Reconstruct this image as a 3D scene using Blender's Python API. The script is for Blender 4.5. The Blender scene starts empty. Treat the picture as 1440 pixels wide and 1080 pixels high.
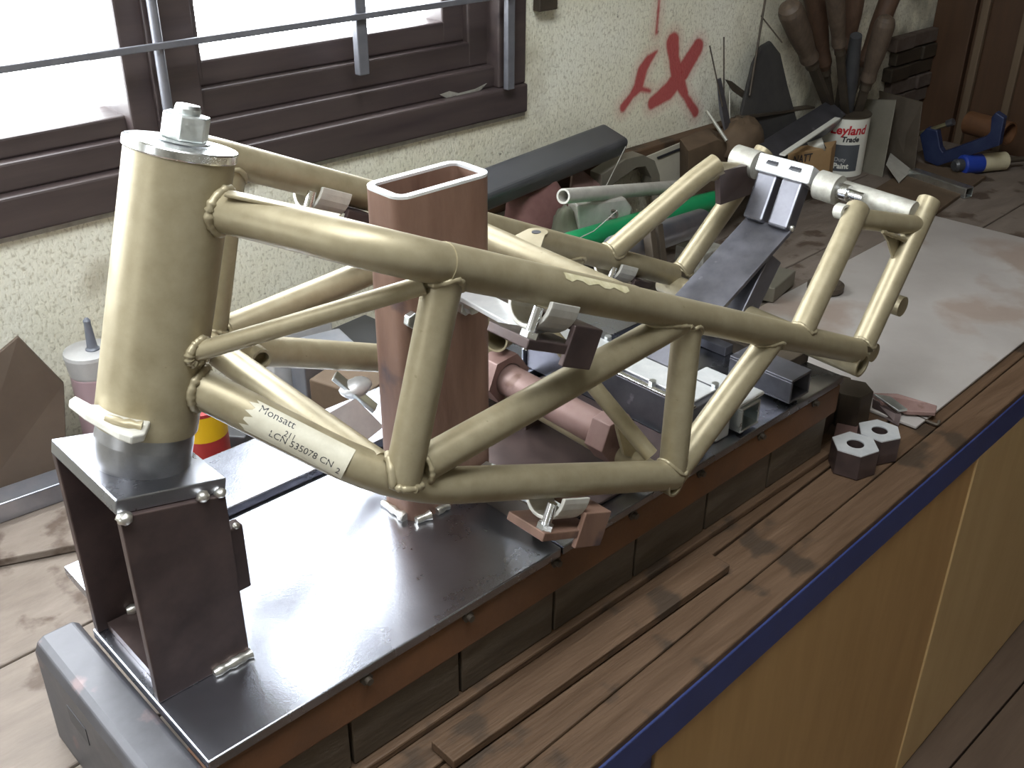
import bpy, math, random
from mathutils import Vector, Matrix
random.seed(7)
# ------------------------------------------------------------------ camera, world, lights
S = bpy.context.scene
ZP = 0.80                      # height of the jig's top plate above the floor (all z below are relative to it)
FPX = 1479.93                  # focal length in pixels of the 1440 px wide frame
RC = Matrix(((0.7257934, 0.33027677, -0.60344112), (-0.68788136, 0.35682607, -0.63205569), (0.00657021, 0.87383775, 0.48617324)))
CAM = Vector((0, 0, 0.6))
cd = bpy.data.cameras.new('camera'); cam = bpy.data.objects.new('camera', cd); S.collection.objects.link(cam)
cam.matrix_world = Matrix.Translation(CAM + Vector((0, 0, ZP))) @ RC.to_4x4()
cd.sensor_width = 36; cd.lens = FPX / 1440 * 36; cd.clip_start = 0.02; cd.clip_end = 60
S.camera = cam
S.view_settings.view_transform = 'Standard'; S.view_settings.look = 'None'; S.view_settings.gamma = 1
S.view_settings.use_curve_mapping = False; S.view_settings.exposure = 0.06
w = bpy.data.worlds.new('sky'); S.world = w; w.use_nodes = True
bg = w.node_tree.nodes['Background']; bg.inputs[0].default_value = (0.90, 0.96, 1.0, 1); bg.inputs[1].default_value = 19.0
def portal(name, loc, target, sx, sy):      # daylight enters the room through its openings
    l = bpy.data.lights.new(name, 'AREA'); l.shape = 'RECTANGLE'; l.size = sx; l.size_y = sy; l.cycles.is_portal = True
    o = bpy.data.objects.new(name, l); C.objects.link(o); o.location = Vector(loc) + Vector((0, 0, ZP))
    o.rotation_euler = (Vector(target) - Vector(loc)).to_track_quat('-Z', 'Y').to_euler()
C = S.collection
OPEN = (.45, .72, .30, .80)                 # unseen opening added in the left wall for fill light: y0, y1, z0, z1
OPENF = (-.75, .75, -.05, .50)                # unseen roof opening added for fill light: x0, x1, y0, y1
portal('portal_window', (0.28, 1.40, 0.50), (0.28, 0, 0.50), 1.85, .75)
portal('portal_roof', ((OPENF[0] + OPENF[1]) / 2, (OPENF[2] + OPENF[3]) / 2, 1.65), ((OPENF[0] + OPENF[1]) / 2, (OPENF[2] + OPENF[3]) / 2 + .0001, 0), OPENF[1] - OPENF[0], OPENF[3] - OPENF[2])
portal('portal_fill_opening', (-1.85, (OPEN[0] + OPEN[1]) / 2, (OPEN[2] + OPEN[3]) / 2), (5, (OPEN[0] + OPEN[1]) / 2, (OPEN[2] + OPEN[3]) / 2), OPEN[1] - OPEN[0], OPEN[3] - OPEN[2])

# ------------------------------------------------------------------ helpers
def at(px, py, x=None, y=None, z=None):
    """point of the place seen at a picture position, at a known distance along one axis"""
    d = RC @ Vector((px - 720, -(py - 540), -FPX))
    k, v = (0, x) if x is not None else (1, y) if y is not None else (2, z)
    return CAM + d * ((v - CAM[k]) / d[k])
def V(*a): return Vector(a)
def basis(d, up=None):
    d = d.normalized(); up = Vector(up) if up else (V(0, 0, 1) if abs(d.z) < .95 else V(1, 0, 0))
    a = up.cross(d).normalized(); b = d.cross(a)
    return a, b, d
class MB:
    def __init__(s): s.v = []; s.f = []; s.sm = []
    def add(s, vs, fs, sm=False):
        n = len(s.v); s.v += [Vector(v) for v in vs]
        for f in fs: s.f.append(tuple(i + n for i in f)); s.sm.append(sm)
        return s
    def hexa(s, p):   # bottom 4 ccw, top 4 ccw
        return s.add(p, [(3, 2, 1, 0), (4, 5, 6, 7), (0, 1, 5, 4), (1, 2, 6, 5), (2, 3, 7, 6), (3, 0, 4, 7)])
    def box(s, x0, x1, y0, y1, z0, z1):
        return s.hexa([V(x0, y0, z0), V(x1, y0, z0), V(x1, y1, z0), V(x0, y1, z0), V(x0, y0, z1), V(x1, y0, z1), V(x1, y1, z1), V(x0, y1, z1)])
    def obox(s, c, a, b, d):   # centre and three half vectors
        c, a, b, d = map(Vector, (c, a, b, d))
        if a.cross(b).dot(d) < 0: a = -a
        return s.hexa([c - a - b - d, c + a - b - d, c + a + b - d, c - a + b - d, c - a - b + d, c + a - b + d, c + a + b + d, c - a + b + d])
    def bar(s, p, q, w, h, up=(0, 0, 1)):   # rectangular bar from p to q
        p, q = Vector(p), Vector(q); a, b, d = basis(q - p, up)
        return s.obox((p + q) / 2, a * w / 2, b * h / 2, (q - p) / 2)
    def prism(s, poly, ext):
        poly = [Vector(p) for p in poly]; ext = Vector(ext); n = len(poly)
        nor = Vector()
        for i in range(n): nor += (poly[i] - poly[0]).cross(poly[(i + 1) % n] - poly[0])
        if nor.dot(ext) < 0: poly.reverse()
        vs = poly + [p + ext for p in poly]
        return s.add(vs, [tuple(range(n - 1, -1, -1)), tuple(range(n, 2 * n))] + [(i, (i + 1) % n, (i + 1) % n + n, i + n) for i in range(n)])
    def tube(s, path, r, n=20, wall=None, caps=True, up=None):
        path = [Vector(p) for p in path]; m = len(path)
        rs = r if isinstance(r, (list, tuple)) else [r] * m
        d0 = (path[1] - path[0]).normalized(); a, b, _ = basis(d0, up)
        rings = []; ins = []
        for i, p in enumerate(path):
            d = ((path[min(i + 1, m - 1)] - path[max(i - 1, 0)])).normalized()
            a = (a - d * a.dot(d)).normalized(); b = d.cross(a)
            rings.append([p + (a * math.cos(2 * math.pi * k / n) + b * math.sin(2 * math.pi * k / n)) * rs[i] for k in range(n)])
            if wall: ins.append([p + (a * math.cos(2 * math.pi * k / n) + b * math.sin(2 * math.pi * k / n)) * (rs[i] - wall) for k in range(n)])
        vs = [v for g in rings for v in g]
        s.add(vs, [(i * n + k, i * n + (k + 1) % n, (i + 1) * n + (k + 1) % n, (i + 1) * n + k) for i in range(m - 1) for k in range(n)], True)
        if wall:
            s.add([v for g in ins for v in g], [(i * n + (k + 1) % n, i * n + k, (i + 1) * n + k, (i + 1) * n + (k + 1) % n) for i in range(m - 1) for k in range(n)], True)
            s.add(rings[0] + ins[0], [((k + 1) % n, k, n + k, n + (k + 1) % n) for k in range(n)])
            s.add(rings[-1] + ins[-1], [(k, (k + 1) % n, n + (k + 1) % n, n + k) for k in range(n)])
        elif caps:
            s.add(rings[0], [tuple(range(n - 1, -1, -1))]); s.add(rings[-1], [tuple(range(n))])
        return s
    def lathe(s, prof, base, axis=(0, 0, 1), n=28, sharp=True):
        base = Vector(base); a, b, d = basis(Vector(axis))
        def ring(r, h): return [base + d * h + (a * math.cos(2 * math.pi * k / n) + b * math.sin(2 * math.pi * k / n)) * max(r, 1e-5) for k in range(n)]
        q = [(k, (k + 1) % n, n + (k + 1) % n, n + k) for k in range(n)]
        for (r0, h0), (r1, h1) in zip(prof, prof[1:]): s.add(ring(r0, h0) + ring(r1, h1), q, True)
        if prof[0][0] > 1e-4: s.add(ring(*prof[0]), [tuple(range(n - 1, -1, -1))])
        if prof[-1][0] > 1e-4: s.add(ring(*prof[-1]), [tuple(range(n))])
        return s
    def ngon(s, c, axis, r, h, n=6, hole=None, rot=0.0):   # hexagon block, with or without a bore
        c = Vector(c); a, b, d = basis(Vector(axis))
        o = [c + (a * math.cos(rot + 2 * math.pi * k / n) + b * math.sin(rot + 2 * math.pi * k / n)) * r for k in range(n)]
        if not hole: return s.prism(o, d * h)
        m = n * 4
        oo = []
        for k in range(n):
            for j in range(4): oo.append(o[k].lerp(o[(k + 1) % n], j / 4))
        ii = [c + (a * math.cos(rot + 2 * math.pi * k / m) + b * math.sin(rot + 2 * math.pi * k / m)) * hole for k in range(m)]
        for off, flip in ((V(0, 0, 0), True), (d * h, False)):
            fs = [(k, (k + 1) % m, m + (k + 1) % m, m + k) for k in range(m)]
            s.add([p + off for p in oo + ii], [f[::-1] for f in fs] if flip else fs)
        s.add(oo + [p + d * h for p in oo], [(k, (k + 1) % m, m + (k + 1) % m, m + k) for k in range(m)])
        s.add(ii + [p + d * h for p in ii], [((k + 1) % m, k, m + k, m + (k + 1) % m) for k in range(m)], True)
        return s
    def blob(s, c, rx, ry=None, rz=None, n=12, m=8, jit=0.0, ax=None):
        ry = ry or rx; rz = rz or rx; c = Vector(c); A = ax or (V(1, 0, 0), V(0, 1, 0), V(0, 0, 1))
        vs = [c - A[2] * rz]; fs = []
        for i in range(1, m):
            t = math.pi * i / m
            for k in range(n):
                u = 2 * math.pi * k / n; j = 1 + random.uniform(-jit, jit)
                vs.append(c + (A[0] * rx * math.sin(t) * math.cos(u) + A[1] * ry * math.sin(t) * math.sin(u) - A[2] * rz * math.cos(t)) * j)
        vs.append(c + A[2] * rz); L = len(vs) - 1
        for k in range(n):
            fs.append((0, 1 + (k + 1) % n, 1 + k)); fs.append((L, 1 + (m - 2) * n + k, 1 + (m - 2) * n + (k + 1) % n))
            for i in range(m - 2):
                fs.append((1 + i * n + k, 1 + i * n + (k + 1) % n, 1 + (i + 1) * n + (k + 1) % n, 1 + (i + 1) * n + k))
        return s.add(vs, fs, True)
    def bead(s, pts, r, lump=.25, n=8):   # a weld bead: lumpy rope
        q = []
        for p0, p1 in zip(pts, pts[1:]):
            k = max(2, int((Vector(p1) - Vector(p0)).length / (r * .9)))
            q += [Vector(p0).lerp(Vector(p1), i / k) for i in range(k)]
        q.append(Vector(pts[-1]))
        return s.tube(q, [r * (1 + random.uniform(-lump, lump)) for _ in q], n)
def fillet(pts, rad, n=7):
    pts = [Vector(p) for p in pts]; out = [pts[0]]
    for i in range(1, len(pts) - 1):
        p, a, b = pts[i], pts[i - 1], pts[i + 1]
        t = min(rad, (a - p).length * .45, (b - p).length * .45)
        u = p + (a - p).normalized() * t; v = p + (b - p).normalized() * t
        for k in range(n + 1):
            s = k / n; out.append(u * (1 - s) ** 2 + p * 2 * s * (1 - s) + v * s * s)
    out.append(pts[-1]); return out
WO = {}
def obj(name, mb, mat, parent=None, bev=0.0, origin=None, seg=2):
    vs = mb.v
    if origin is None:
        mn = [min(v[i] for v in vs) for i in range(3)]; mx = [max(v[i] for v in vs) for i in range(3)]
        origin = V((mn[0] + mx[0]) / 2, (mn[1] + mx[1]) / 2, mn[2])
    me = bpy.data.meshes.new(name); me.from_pydata([v - origin for v in vs], [], mb.f)
    me.polygons.foreach_set('use_smooth', mb.sm); me.materials.append(mat)
    o = bpy.data.objects.new(name, me); C.objects.link(o)
    if parent: o.parent = parent; o.location = origin - WO[parent]
    else: o.location = origin + V(0, 0, ZP)
    WO[o] = Vector(origin)
    if bev:
        b = o.modifiers.new('edge', 'BEVEL'); b.width = bev; b.segments = seg; b.limit_method = 'ANGLE'; b.angle_limit = .6
    return o
def tag(o, label, cat, group=None, kind=None):
    o['label'] = label; o['category'] = cat
    if group: o['group'] = group
    if kind: o['kind'] = kind
    return o
def thing(name, label, cat, loc, group=None):
    o = bpy.data.objects.new(name, None); C.objects.link(o); o.empty_display_size = .02
    loc = Vector(loc); o.location = loc + V(0, 0, ZP); WO[o] = loc
    return tag(o, label, cat, group)
def struct(o):
    o['kind'] = 'structure'; return o
def text_mesh(txt, size, shear=0.0, bold=0.0):
    cu = bpy.data.curves.new('lettering', 'FONT'); cu.body = txt; cu.size = size; cu.shear = shear; cu.offset = bold; cu.resolution_u = 3
    o = bpy.data.objects.new('lettering_source', cu); C.objects.link(o)
    me = bpy.data.meshes.new_from_object(o.evaluated_get(bpy.context.evaluated_depsgraph_get()))
    vs = [v.co.copy() for v in me.vertices]; fs = [tuple(p.vertices) for p in me.polygons]
    bpy.data.objects.remove(o); bpy.data.meshes.remove(me)
    return vs, fs

# ------------------------------------------------------------------ materials
def mat(name, col, rough=.5, metal=0.0, col2=None, nscale=30, ncontrast=.5, stretch=(1, 1, 1), bump=0.0, bscale=None, rvar=0.0, spec=None, spots=None, coat=0.0, detail=6):
    m = bpy.data.materials.new(name); m.use_nodes = True; N = m.node_tree.nodes; L = m.node_tree.links
    b = N['Principled BSDF']; b.inputs['Base Color'].default_value = (*col, 1); b.inputs['Roughness'].default_value = rough; b.inputs['Metallic'].default_value = metal
    if spec is not None: b.inputs['Specular IOR Level'].default_value = spec
    if coat: b.inputs['Coat Weight'].default_value = coat; b.inputs['Coat Roughness'].default_value = .15
    tc = N.new('ShaderNodeTexCoord'); mp = N.new('ShaderNodeMapping'); mp.inputs['Scale'].default_value = stretch
    L.new(tc.outputs['Object'], mp.inputs['Vector'])
    no = N.new('ShaderNodeTexNoise'); no.inputs['Scale'].default_value = nscale; no.inputs['Detail'].default_value = detail; no.inputs['Roughness'].default_value = .65
    L.new(mp.outputs[0], no.inputs['Vector'])
    out = None
    if col2:
        cr = N.new('ShaderNodeValToRGB'); cr.color_ramp.elements[0].position = .5 - ncontrast / 2 * .6; cr.color_ramp.elements[1].position = .5 + ncontrast / 2 * .6
        cr.color_ramp.elements[0].color = (*col, 1); cr.color_ramp.elements[1].color = (*col2, 1)
        L.new(no.outputs[0], cr.inputs[0]); out = cr.outputs[0]
    if spots:   # (colour, scale, threshold)
        n2 = N.new('ShaderNodeTexNoise'); n2.inputs['Scale'].default_value = spots[1]; n2.inputs['Detail'].default_value = 8
        L.new(tc.outputs['Object'], n2.inputs['Vector'])
        c2 = N.new('ShaderNodeValToRGB'); c2.color_ramp.elements[0].position = spots[2]; c2.color_ramp.elements[1].position = spots[2] + .08
        L.new(n2.outputs[0], c2.inputs[0])
        mx = N.new('ShaderNodeMix'); mx.data_type = 'RGBA'; L.new(c2.outputs[0], mx.inputs[0])
        if out: L.new(out, mx.inputs[6])
        else: mx.inputs[6].default_value = (*col, 1)
        mx.inputs[7].default_value = (*spots[0], 1); out = mx.outputs[2]
    if out: L.new(out, b.inputs['Base Color'])
    if rvar:
        mr = N.new('ShaderNodeMapRange'); mr.inputs[3].default_value = max(.03, rough - rvar); mr.inputs[4].default_value = rough + rvar
        mr.inputs[1].default_value = .3; mr.inputs[2].default_value = .7
        L.new(no.outputs[0], mr.inputs[0]); L.new(mr.outputs[0], b.inputs['Roughness'])
    if bump:
        n3 = no
        if bscale:
            n3 = N.new('ShaderNodeTexNoise'); n3.inputs['Scale'].default_value = bscale; n3.inputs['Detail'].default_value = 4; L.new(mp.outputs[0], n3.inputs['Vector'])
        bu = N.new('ShaderNodeBump'); bu.inputs['Strength'].default_value = bump; bu.inputs['Distance'].default_value = .002
        L.new(n3.outputs[0], bu.inputs['Height']); L.new(bu.outputs[0], b.inputs['Normal'])
    return m
GOLD = mat('gold_paint', (.270, .224, .136), .44, .40, (.35, .298, .194), 60, .7, spots=((.22, .18, .10), 130, .70), rvar=.06)
STEEL = mat('ground_steel', (.30, .31, .35), .27, 1.0, (.44, .45, .50), 7, .9, (1, 1, 1), .05, 400, rvar=.04)
BRIGHT = mat('machined_steel', (.72, .73, .74), .24, 1.0, (.80, .80, .80), 200, .5, rvar=.06)
ZINC = mat('zinc_plate', (.62, .66, .66), .35, 1.0, (.74, .76, .75), 90, .6, rvar=.1)
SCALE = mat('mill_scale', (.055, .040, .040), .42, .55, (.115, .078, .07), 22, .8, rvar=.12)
GREY = mat('grey_steel', (.115, .115, .130), .38, .75, (.20, .195, .22), 26, .8, rvar=.10, spots=((.34, .33, .36), 40, .66))
RUST = mat('rust_brown', (.115, .058, .040), .58, .3, (.26, .155, .11), 26, .9, (1, 1, .22), .2, 160, rvar=.1, spots=((.07, .05, .055), 14, .60))
RUSTO = mat('rust_orange', (.085, .040, .020), .7, .1, (.18, .075, .028), 12, .9, (1, 1, 1), .2, 120)
DARKFE = mat('dark_iron', (.040, .032, .026), .55, .4, (.11, .085, .06), 16, .8, rvar=.1)
BEAM = mat('grimy_beam', (.055, .040, .028), .6, .2, (.125, .095, .065), 20, .9, (.6, 3, 3), .3, 80)
PINKFE = mat('oxide_primer', (.19, .105, .088), .5, .2, (.29, .19, .17), 24, .8, spots=((.15, .08, .06), 30, .62))
BLUESTEEL = mat('heat_blued_steel', (.30, .33, .40), .3, .9, (.46, .46, .50), 20, .7)
ALU = mat('cast_aluminium', (.50, .48, .43), .5, .4, (.66, .64, .58), 40, .7, bump=.2)
CHALK = mat('zinc_primer', (.46, .45, .40), .5, .3, (.30, .28, .24), 60, .6, spots=((.16, .15, .15), 40, .66))
FACED = mat('faced_steel', (.66, .67, .68), .42, .55, (.80, .80, .80), 60, .7, (1, 1, 1), .05, 300)
WELD = mat('weld_bead', (.42, .40, .36), .35, .9, (.70, .68, .62), 160, .7)
WINWOOD = mat('dark_stained_timber', (.040, .028, .030), .45, 0, (.075, .055, .05), 8, .8, (.6, 6, 6), spec=.5, rvar=.1)
WINGREY = mat('painted_bar', (.13, .13, .15), .45, .3, (.20, .20, .22), 30, .7)
BLUE = mat('blue_paint', (.024, .036, .125), .4, 0, (.036, .052, .17), 14, .8, spots=((.10, .10, .12), 45, .68))
PLY = mat('plywood_face', (.33, .185, .065), .55, 0, (.43, .26, .105), 5, .9, (5, 5, .7), spots=((.22, .11, .04), 30, .72))
PLY2 = mat('pale_plywood_face', (.41, .27, .12), .55, 0, (.49, .335, .16), 5, .9, (5, 5, .7), spots=((.28, .16, .06), 30, .72))
BENCH = mat('worn_bench_board', (.062, .034, .018), .6, 0, (.135, .080, .046), 14, .9, (.5, 6, 6), .5, 60, rvar=.12, spots=((.050, .032, .020), 16, .57), spec=.35)
BENCHL = mat('greyed_bench_board', (.125, .097, .077), .6, 0, (.225, .185, .155), 12, .9, (1, 4, 4), .35, 70, rvar=.12, spots=((.09, .064, .048), 18, .56), spec=.25)
FLOOR = mat('floor_board', (.085, .055, .038), .6, 0, (.14, .095, .065), 8, .9, (.6, 6, 6), .2, 60)
ENDWOOD = mat('brown_cladding', (.060, .030, .016), .55, 0, (.095, .048, .024), 6, .9, (6, 6, .5))
ENDLITE = mat('cladding_batten', (.11, .075, .045), .55, 0, (.16, .11, .07), 8, .8, (6, 6, .5))
BLACK = mat('black_rubber', (.040, .041, .045), .38, 0, (.07, .07, .075), 20, .7, rvar=.1)
MAT_ = mat('grey_worn_sheet', (.40, .36, .33), .40, .25, (.56, .52, .49), 6, .9, (1, 1, 1), .1, 50, rvar=.12, spots=((.40, .32, .27), 5, .54))
CARD = mat('cardboard', (.33, .20, .09), .8, 0, (.40, .26, .13), 30, .7)
CARDB = mat('brown_card', (.075, .048, .028), .8, 0, (.13, .085, .05), 20, .8)
WOODH = mat('file_handle_wood', (.062, .043, .031), .6, 0, (.12, .084, .058), 30, .8, (4, 4, 1), spots=((.06, .04, .03), 60, .62))
WOODHR = mat('red_brown_handle_wood', (.055, .028, .017), .6, 0, (.10, .054, .032), 30, .8, (4, 4, 1))
WHITE = mat('white_print', (.78, .77, .70), .45)
REDP = mat('red_print', (.50, .02, .03), .45)
INK = mat('black_print', (.03, .03, .035), .5)
GREYP = mat('grey_print', (.085, .092, .105), .45)
GREEN = mat('green_plastic', (.008, .22, .075), .32, 0, (.012, .27, .10), 12, .6)
PINK = mat('pink_plastic', (.36, .25, .27), .4)
CAPG = mat('grey_plastic', (.40, .39, .39), .45, 0, (.47, .46, .45), 40, .6)
NOZ = mat('slate_plastic', (.14, .15, .18), .35)
YELL = mat('yellow_label', (.70, .42, .01), .45)
REDT = mat('red_label', (.35, .03, .03), .45)
RAG = mat('maroon_rag', (.095, .034, .032), .85, 0, (.19, .095, .085), 20, .8, bump=.4, bscale=40)
GREENGREY = mat('khaki_cloth', (.12, .13, .09), .85, 0, (.18, .18, .13), 20, .8)
STICK = mat('paper_label', (.50, .46, .36), .5, 0, (.60, .56, .45), 60, .6)
CREAM = mat('cream_panel', (.44, .41, .33), .5, 0, (.54, .50, .41), 15, .7)
SHEET = mat('dull_sheet_metal', (.17, .155, .12), .5, .4, (.23, .21, .17), 14, .7)
SHEETD = mat('brown_sheet_metal', (.07, .053, .038), .5, .4, (.11, .088, .065), 14, .7)
CLAMPB = mat('clamp_blue', (.013, .020, .065), .4, .2, (.03, .042, .10), 30, .7)
DRILLB = mat('bright_blue_plastic', (.02, .05, .33), .3)
DRILLC = mat('ivory_plastic', (.50, .44, .29), .5, 0, (.58, .52, .37), 40, .6)
BRICK = mat('old_brick', (.06, .035, .028), .85, 0, (.15, .12, .10), 22, .9, bump=.4)
GLASS = bpy.data.materials.new('window_glass'); GLASS.use_nodes = True
_n = GLASS.node_tree.nodes; _l = GLASS.node_tree.links; _n.remove(_n['Principled BSDF'])
_t = _n.new('ShaderNodeBsdfTransparent'); _g = _n.new('ShaderNodeBsdfGlossy'); _g.inputs['Roughness'].default_value = .05
_m = _n.new('ShaderNodeMixShader'); _m.inputs[0].default_value = .05
_l.new(_t.outputs[0], _m.inputs[1]); _l.new(_g.outputs[0], _m.inputs[2]); _l.new(_m.outputs[0], _n['Material Output'].inputs[0])

YW = 1.22; ZB = -.119; ZF = -.80; YC = .656
# plaster with chopped-straw texture, dirt and sprayed red strokes
def plaster():
    m = bpy.data.materials.new('plaster'); m.use_nodes = True; N = m.node_tree.nodes; L = m.node_tree.links; b = N['Principled BSDF']
    b.inputs['Roughness'].default_value = .8; b.inputs['Specular IOR Level'].default_value = .25
    tc = N.new('ShaderNodeTexCoord'); obj_ = tc.outputs['Object']
    def noise(scale, det=4, st=(1, 1, 1), rot=0):
        mp = N.new('ShaderNodeMapping'); mp.inputs['Scale'].default_value = st; mp.inputs['Rotation'].default_value = (0, rot, 0); L.new(obj_, mp.inputs[0])
        n = N.new('ShaderNodeTexNoise'); n.inputs['Scale'].default_value = scale; n.inputs['Detail'].default_value = det; L.new(mp.outputs[0], n.inputs['Vector']); return n.outputs[0]
    def ramp(s, a, c, ca=(0, 0, 0, 1), cb=(1, 1, 1, 1)):
        r = N.new('ShaderNodeValToRGB'); r.color_ramp.elements[0].position = a; r.color_ramp.elements[1].position = c
        r.color_ramp.elements[0].color = ca; r.color_ramp.elements[1].color = cb; L.new(s, r.inputs[0]); return r.outputs[0]
    def mix(f, a, c, fac=1.0):
        x = N.new('ShaderNodeMix'); x.data_type = 'RGBA'
        if isinstance(f, float): x.inputs[0].default_value = f
        else: L.new(f, x.inputs[0])
        for k, q in ((6, a), (7, c)):
            if isinstance(q, tuple): x.inputs[k].default_value = q
            else: L.new(q, x.inputs[k])
        return x.outputs[2]
    def ma(op, a, c=None, d=None):
        x = N.new('ShaderNodeMath'); x.operation = op
        for k, q in ((0, a), (1, c), (2, d)):
            if q is None: continue
            if isinstance(q, (int, float)): x.inputs[k].default_value = q
            else: L.new(q, x.inputs[k])
        return x.outputs[0]
    base = mix(ramp(noise(5, 6), .35, .68), (.76, .72, .57, 1), (.83, .81, .70, 1))
    fl = noise(260, 4, (1, 1, .5), .5); fl2 = noise(210, 4, (.5, 1, 1), .3)
    base = mix(ma('MULTIPLY', ramp(fl, .54, .66), .60), base, (.40, .36, .26, 1))
    base = mix(ma('MULTIPLY', ramp(fl2, .56, .68), .55), base, (.42, .38, .28, 1))
    base = mix(ma('MULTIPLY', ramp(noise(48, 4), .69, .73), .8), base, (.16, .14, .11, 1))
    base = mix(ma('MULTIPLY', ramp(noise(7, 8), .60, .72), .6), base, (.34, .29, .20, 1))
    # worn dirty plaster with painted-in shadow towards the far corner where the tools lean
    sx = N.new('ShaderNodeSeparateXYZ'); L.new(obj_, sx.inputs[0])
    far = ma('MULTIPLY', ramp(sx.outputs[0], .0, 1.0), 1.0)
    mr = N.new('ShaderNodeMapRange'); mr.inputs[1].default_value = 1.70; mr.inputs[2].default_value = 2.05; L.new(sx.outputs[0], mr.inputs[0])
    grime_shade = ma('MULTIPLY', mr.outputs[0], ramp(noise(11, 8), .38, .62))
    base = mix(ma('MULTIPLY', grime_shade, .75), base, (.13, .11, .085, 1))
    def stroke(pts, k):
        P = [at(px, py, y=YW) for px, py, _ in pts]; R = [r for *_, r in pts]; o = None
        for a, c, ra, rc in zip(P, P[1:], R, R[1:]):
            sub = N.new('ShaderNodeVectorMath'); sub.operation = 'SUBTRACT'; L.new(obj_, sub.inputs[0]); sub.inputs[1].default_value = (a.x, 0, a.z)
            dp = N.new('ShaderNodeVectorMath'); dp.operation = 'DOT_PRODUCT'; L.new(sub.outputs[0], dp.inputs[0]); ab = V(c.x - a.x, 0, c.z - a.z); dp.inputs[1].default_value = ab / ab.length_squared
            t = N.new('ShaderNodeClamp'); L.new(dp.outputs['Value'], t.inputs[0])
            sc = N.new('ShaderNodeVectorMath'); sc.operation = 'SCALE'; sc.inputs[0].default_value = ab; L.new(t.outputs[0], sc.inputs['Scale'])
            s2 = N.new('ShaderNodeVectorMath'); s2.operation = 'SUBTRACT'; L.new(sub.outputs[0], s2.inputs[0]); L.new(sc.outputs[0], s2.inputs[1])
            flat = N.new('ShaderNodeVectorMath'); flat.operation = 'MULTIPLY'; L.new(s2.outputs[0], flat.inputs[0]); flat.inputs[1].default_value = (1, 0, 1)
            ln = N.new('ShaderNodeVectorMath'); ln.operation = 'LENGTH'; L.new(flat.outputs[0], ln.inputs[0])
            d = ma('SUBTRACT', ln.outputs['Value'], ma('MULTIPLY_ADD', t.outputs[0], (rc - ra), ra))
            o = d if o is None else ma('MINIMUM', o, d)
        return o
    mm = .0027
    d = None
    for st in ([(924, 72, .6), (912, 84, 3.2), (903, 100, 4.6), (898, 121, 4.6), (888, 135, 2.4), (876, 151, 3.0)], [(898, 124, 2), (914, 128, 1.0)],
               [(946, 60, 6.5), (948, 84, 5), (953, 108, 6.5), (965, 137, 2.6), (978, 158, 3.4)], [(981, 67, 6), (961, 100, 7), (941, 127, 6.5), (917, 145, 4.2)], [(927, 0, .8), (923, 46, 1.0)]):
        s = stroke([(a, c, r * mm) for a, c, r in st], 0); d = s if d is None else ma('MINIMUM', d, s)
    d = ma('ADD', d, ma('MULTIPLY', ma('SUBTRACT', noise(60, 4), .5), .004))
    core = N.new('ShaderNodeMapRange'); core.inputs[1].default_value = .0035; core.inputs[2].default_value = -.002; L.new(d, core.inputs[0])
    halo = N.new('ShaderNodeMapRange'); halo.inputs[1].default_value = .022; halo.inputs[2].default_value = 0.0; L.new(d, halo.inputs[0])
    base = mix(ma('MULTIPLY', halo.outputs[0], .36), base, (.55, .22, .19, 1))
    base = mix(ma('MULTIPLY', core.outputs[0], .9), base, (.40, .045, .05, 1))
    L.new(base, b.inputs['Base Color'])
    bu = N.new('ShaderNodeBump'); bu.inputs['Strength'].default_value = .5; bu.inputs['Distance'].default_value = .003
    L.new(ma('SUBTRACT', noise(70, 4), ma('MULTIPLY', fl, .8)), bu.inputs['Height']); L.new(bu.outputs[0], b.inputs['Normal'])
    return m
PLASTER = plaster()

# ------------------------------------------------------------------ the setting
WX0, WX1, WZ0, WZ1 = -.62, 1.184, .16, 1.0
b = MB()
b.box(-1.8, WX0, YW, YW + .14, ZF, 1.6); b.box(WX1, 2.75, YW, YW + .14, ZF, 1.6); b.box(WX0, WX1, YW, YW + .14, ZF, WZ0); b.box(WX0, WX1, YW, YW + .14, WZ1, 1.6)
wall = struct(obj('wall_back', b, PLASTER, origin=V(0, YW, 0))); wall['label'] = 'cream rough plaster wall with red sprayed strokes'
b = MB(); b.box(-1.8, 2.75, -2.2, YW + .14, ZF - .06, ZF - .018)
floor = struct(obj('floor', b, DARKFE)); floor['label'] = 'dark timber board floor in front of the bench'
for i in range(9):
    b = MB(); y1 = .47 - i * .095; b.box(-.4, 2.7, y1 - .092, y1, ZF - .018, ZF + random.uniform(-.001, .001)); obj('floor_board', b, FLOOR, floor, .002)
ROOM = mat('dusty_wall', (.36, .33, .27), .85, 0, (.44, .41, .34), 6, .8)
b = MB(); b.box(-1.86, OPENF[0], -2.3, YW + .14, 1.6, 1.7); b.box(OPENF[1], 2.75, -2.3, YW + .14, 1.6, 1.7); b.box(OPENF[0], OPENF[1], -2.3, OPENF[2], 1.6, 1.7); b.box(OPENF[0], OPENF[1], OPENF[3], YW + .14, 1.6, 1.7); t = struct(obj('ceiling', b, ROOM)); t['label'] = 'dusty ceiling of the workshop with an added opening for fill light'
b = MB(); b.box(-1.86, 2.75, -2.3, -2.2, ZF, 1.6); t = struct(obj('wall_front', b, ROOM)); t['label'] = 'dusty workshop wall behind the camera'
b = MB(); b.box(-1.86, -1.8, -2.2, OPEN[0], ZF, 1.6); b.box(-1.86, -1.8, OPEN[1], YW + .14, ZF, 1.6); b.box(-1.86, -1.8, OPEN[0], OPEN[1], ZF, OPEN[2]); b.box(-1.86, -1.8, OPEN[0], OPEN[1], OPEN[3], 1.6)
t = struct(obj('wall_left', b, ROOM)); t['label'] = 'dusty workshop wall with an added opening for fill light'
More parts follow.
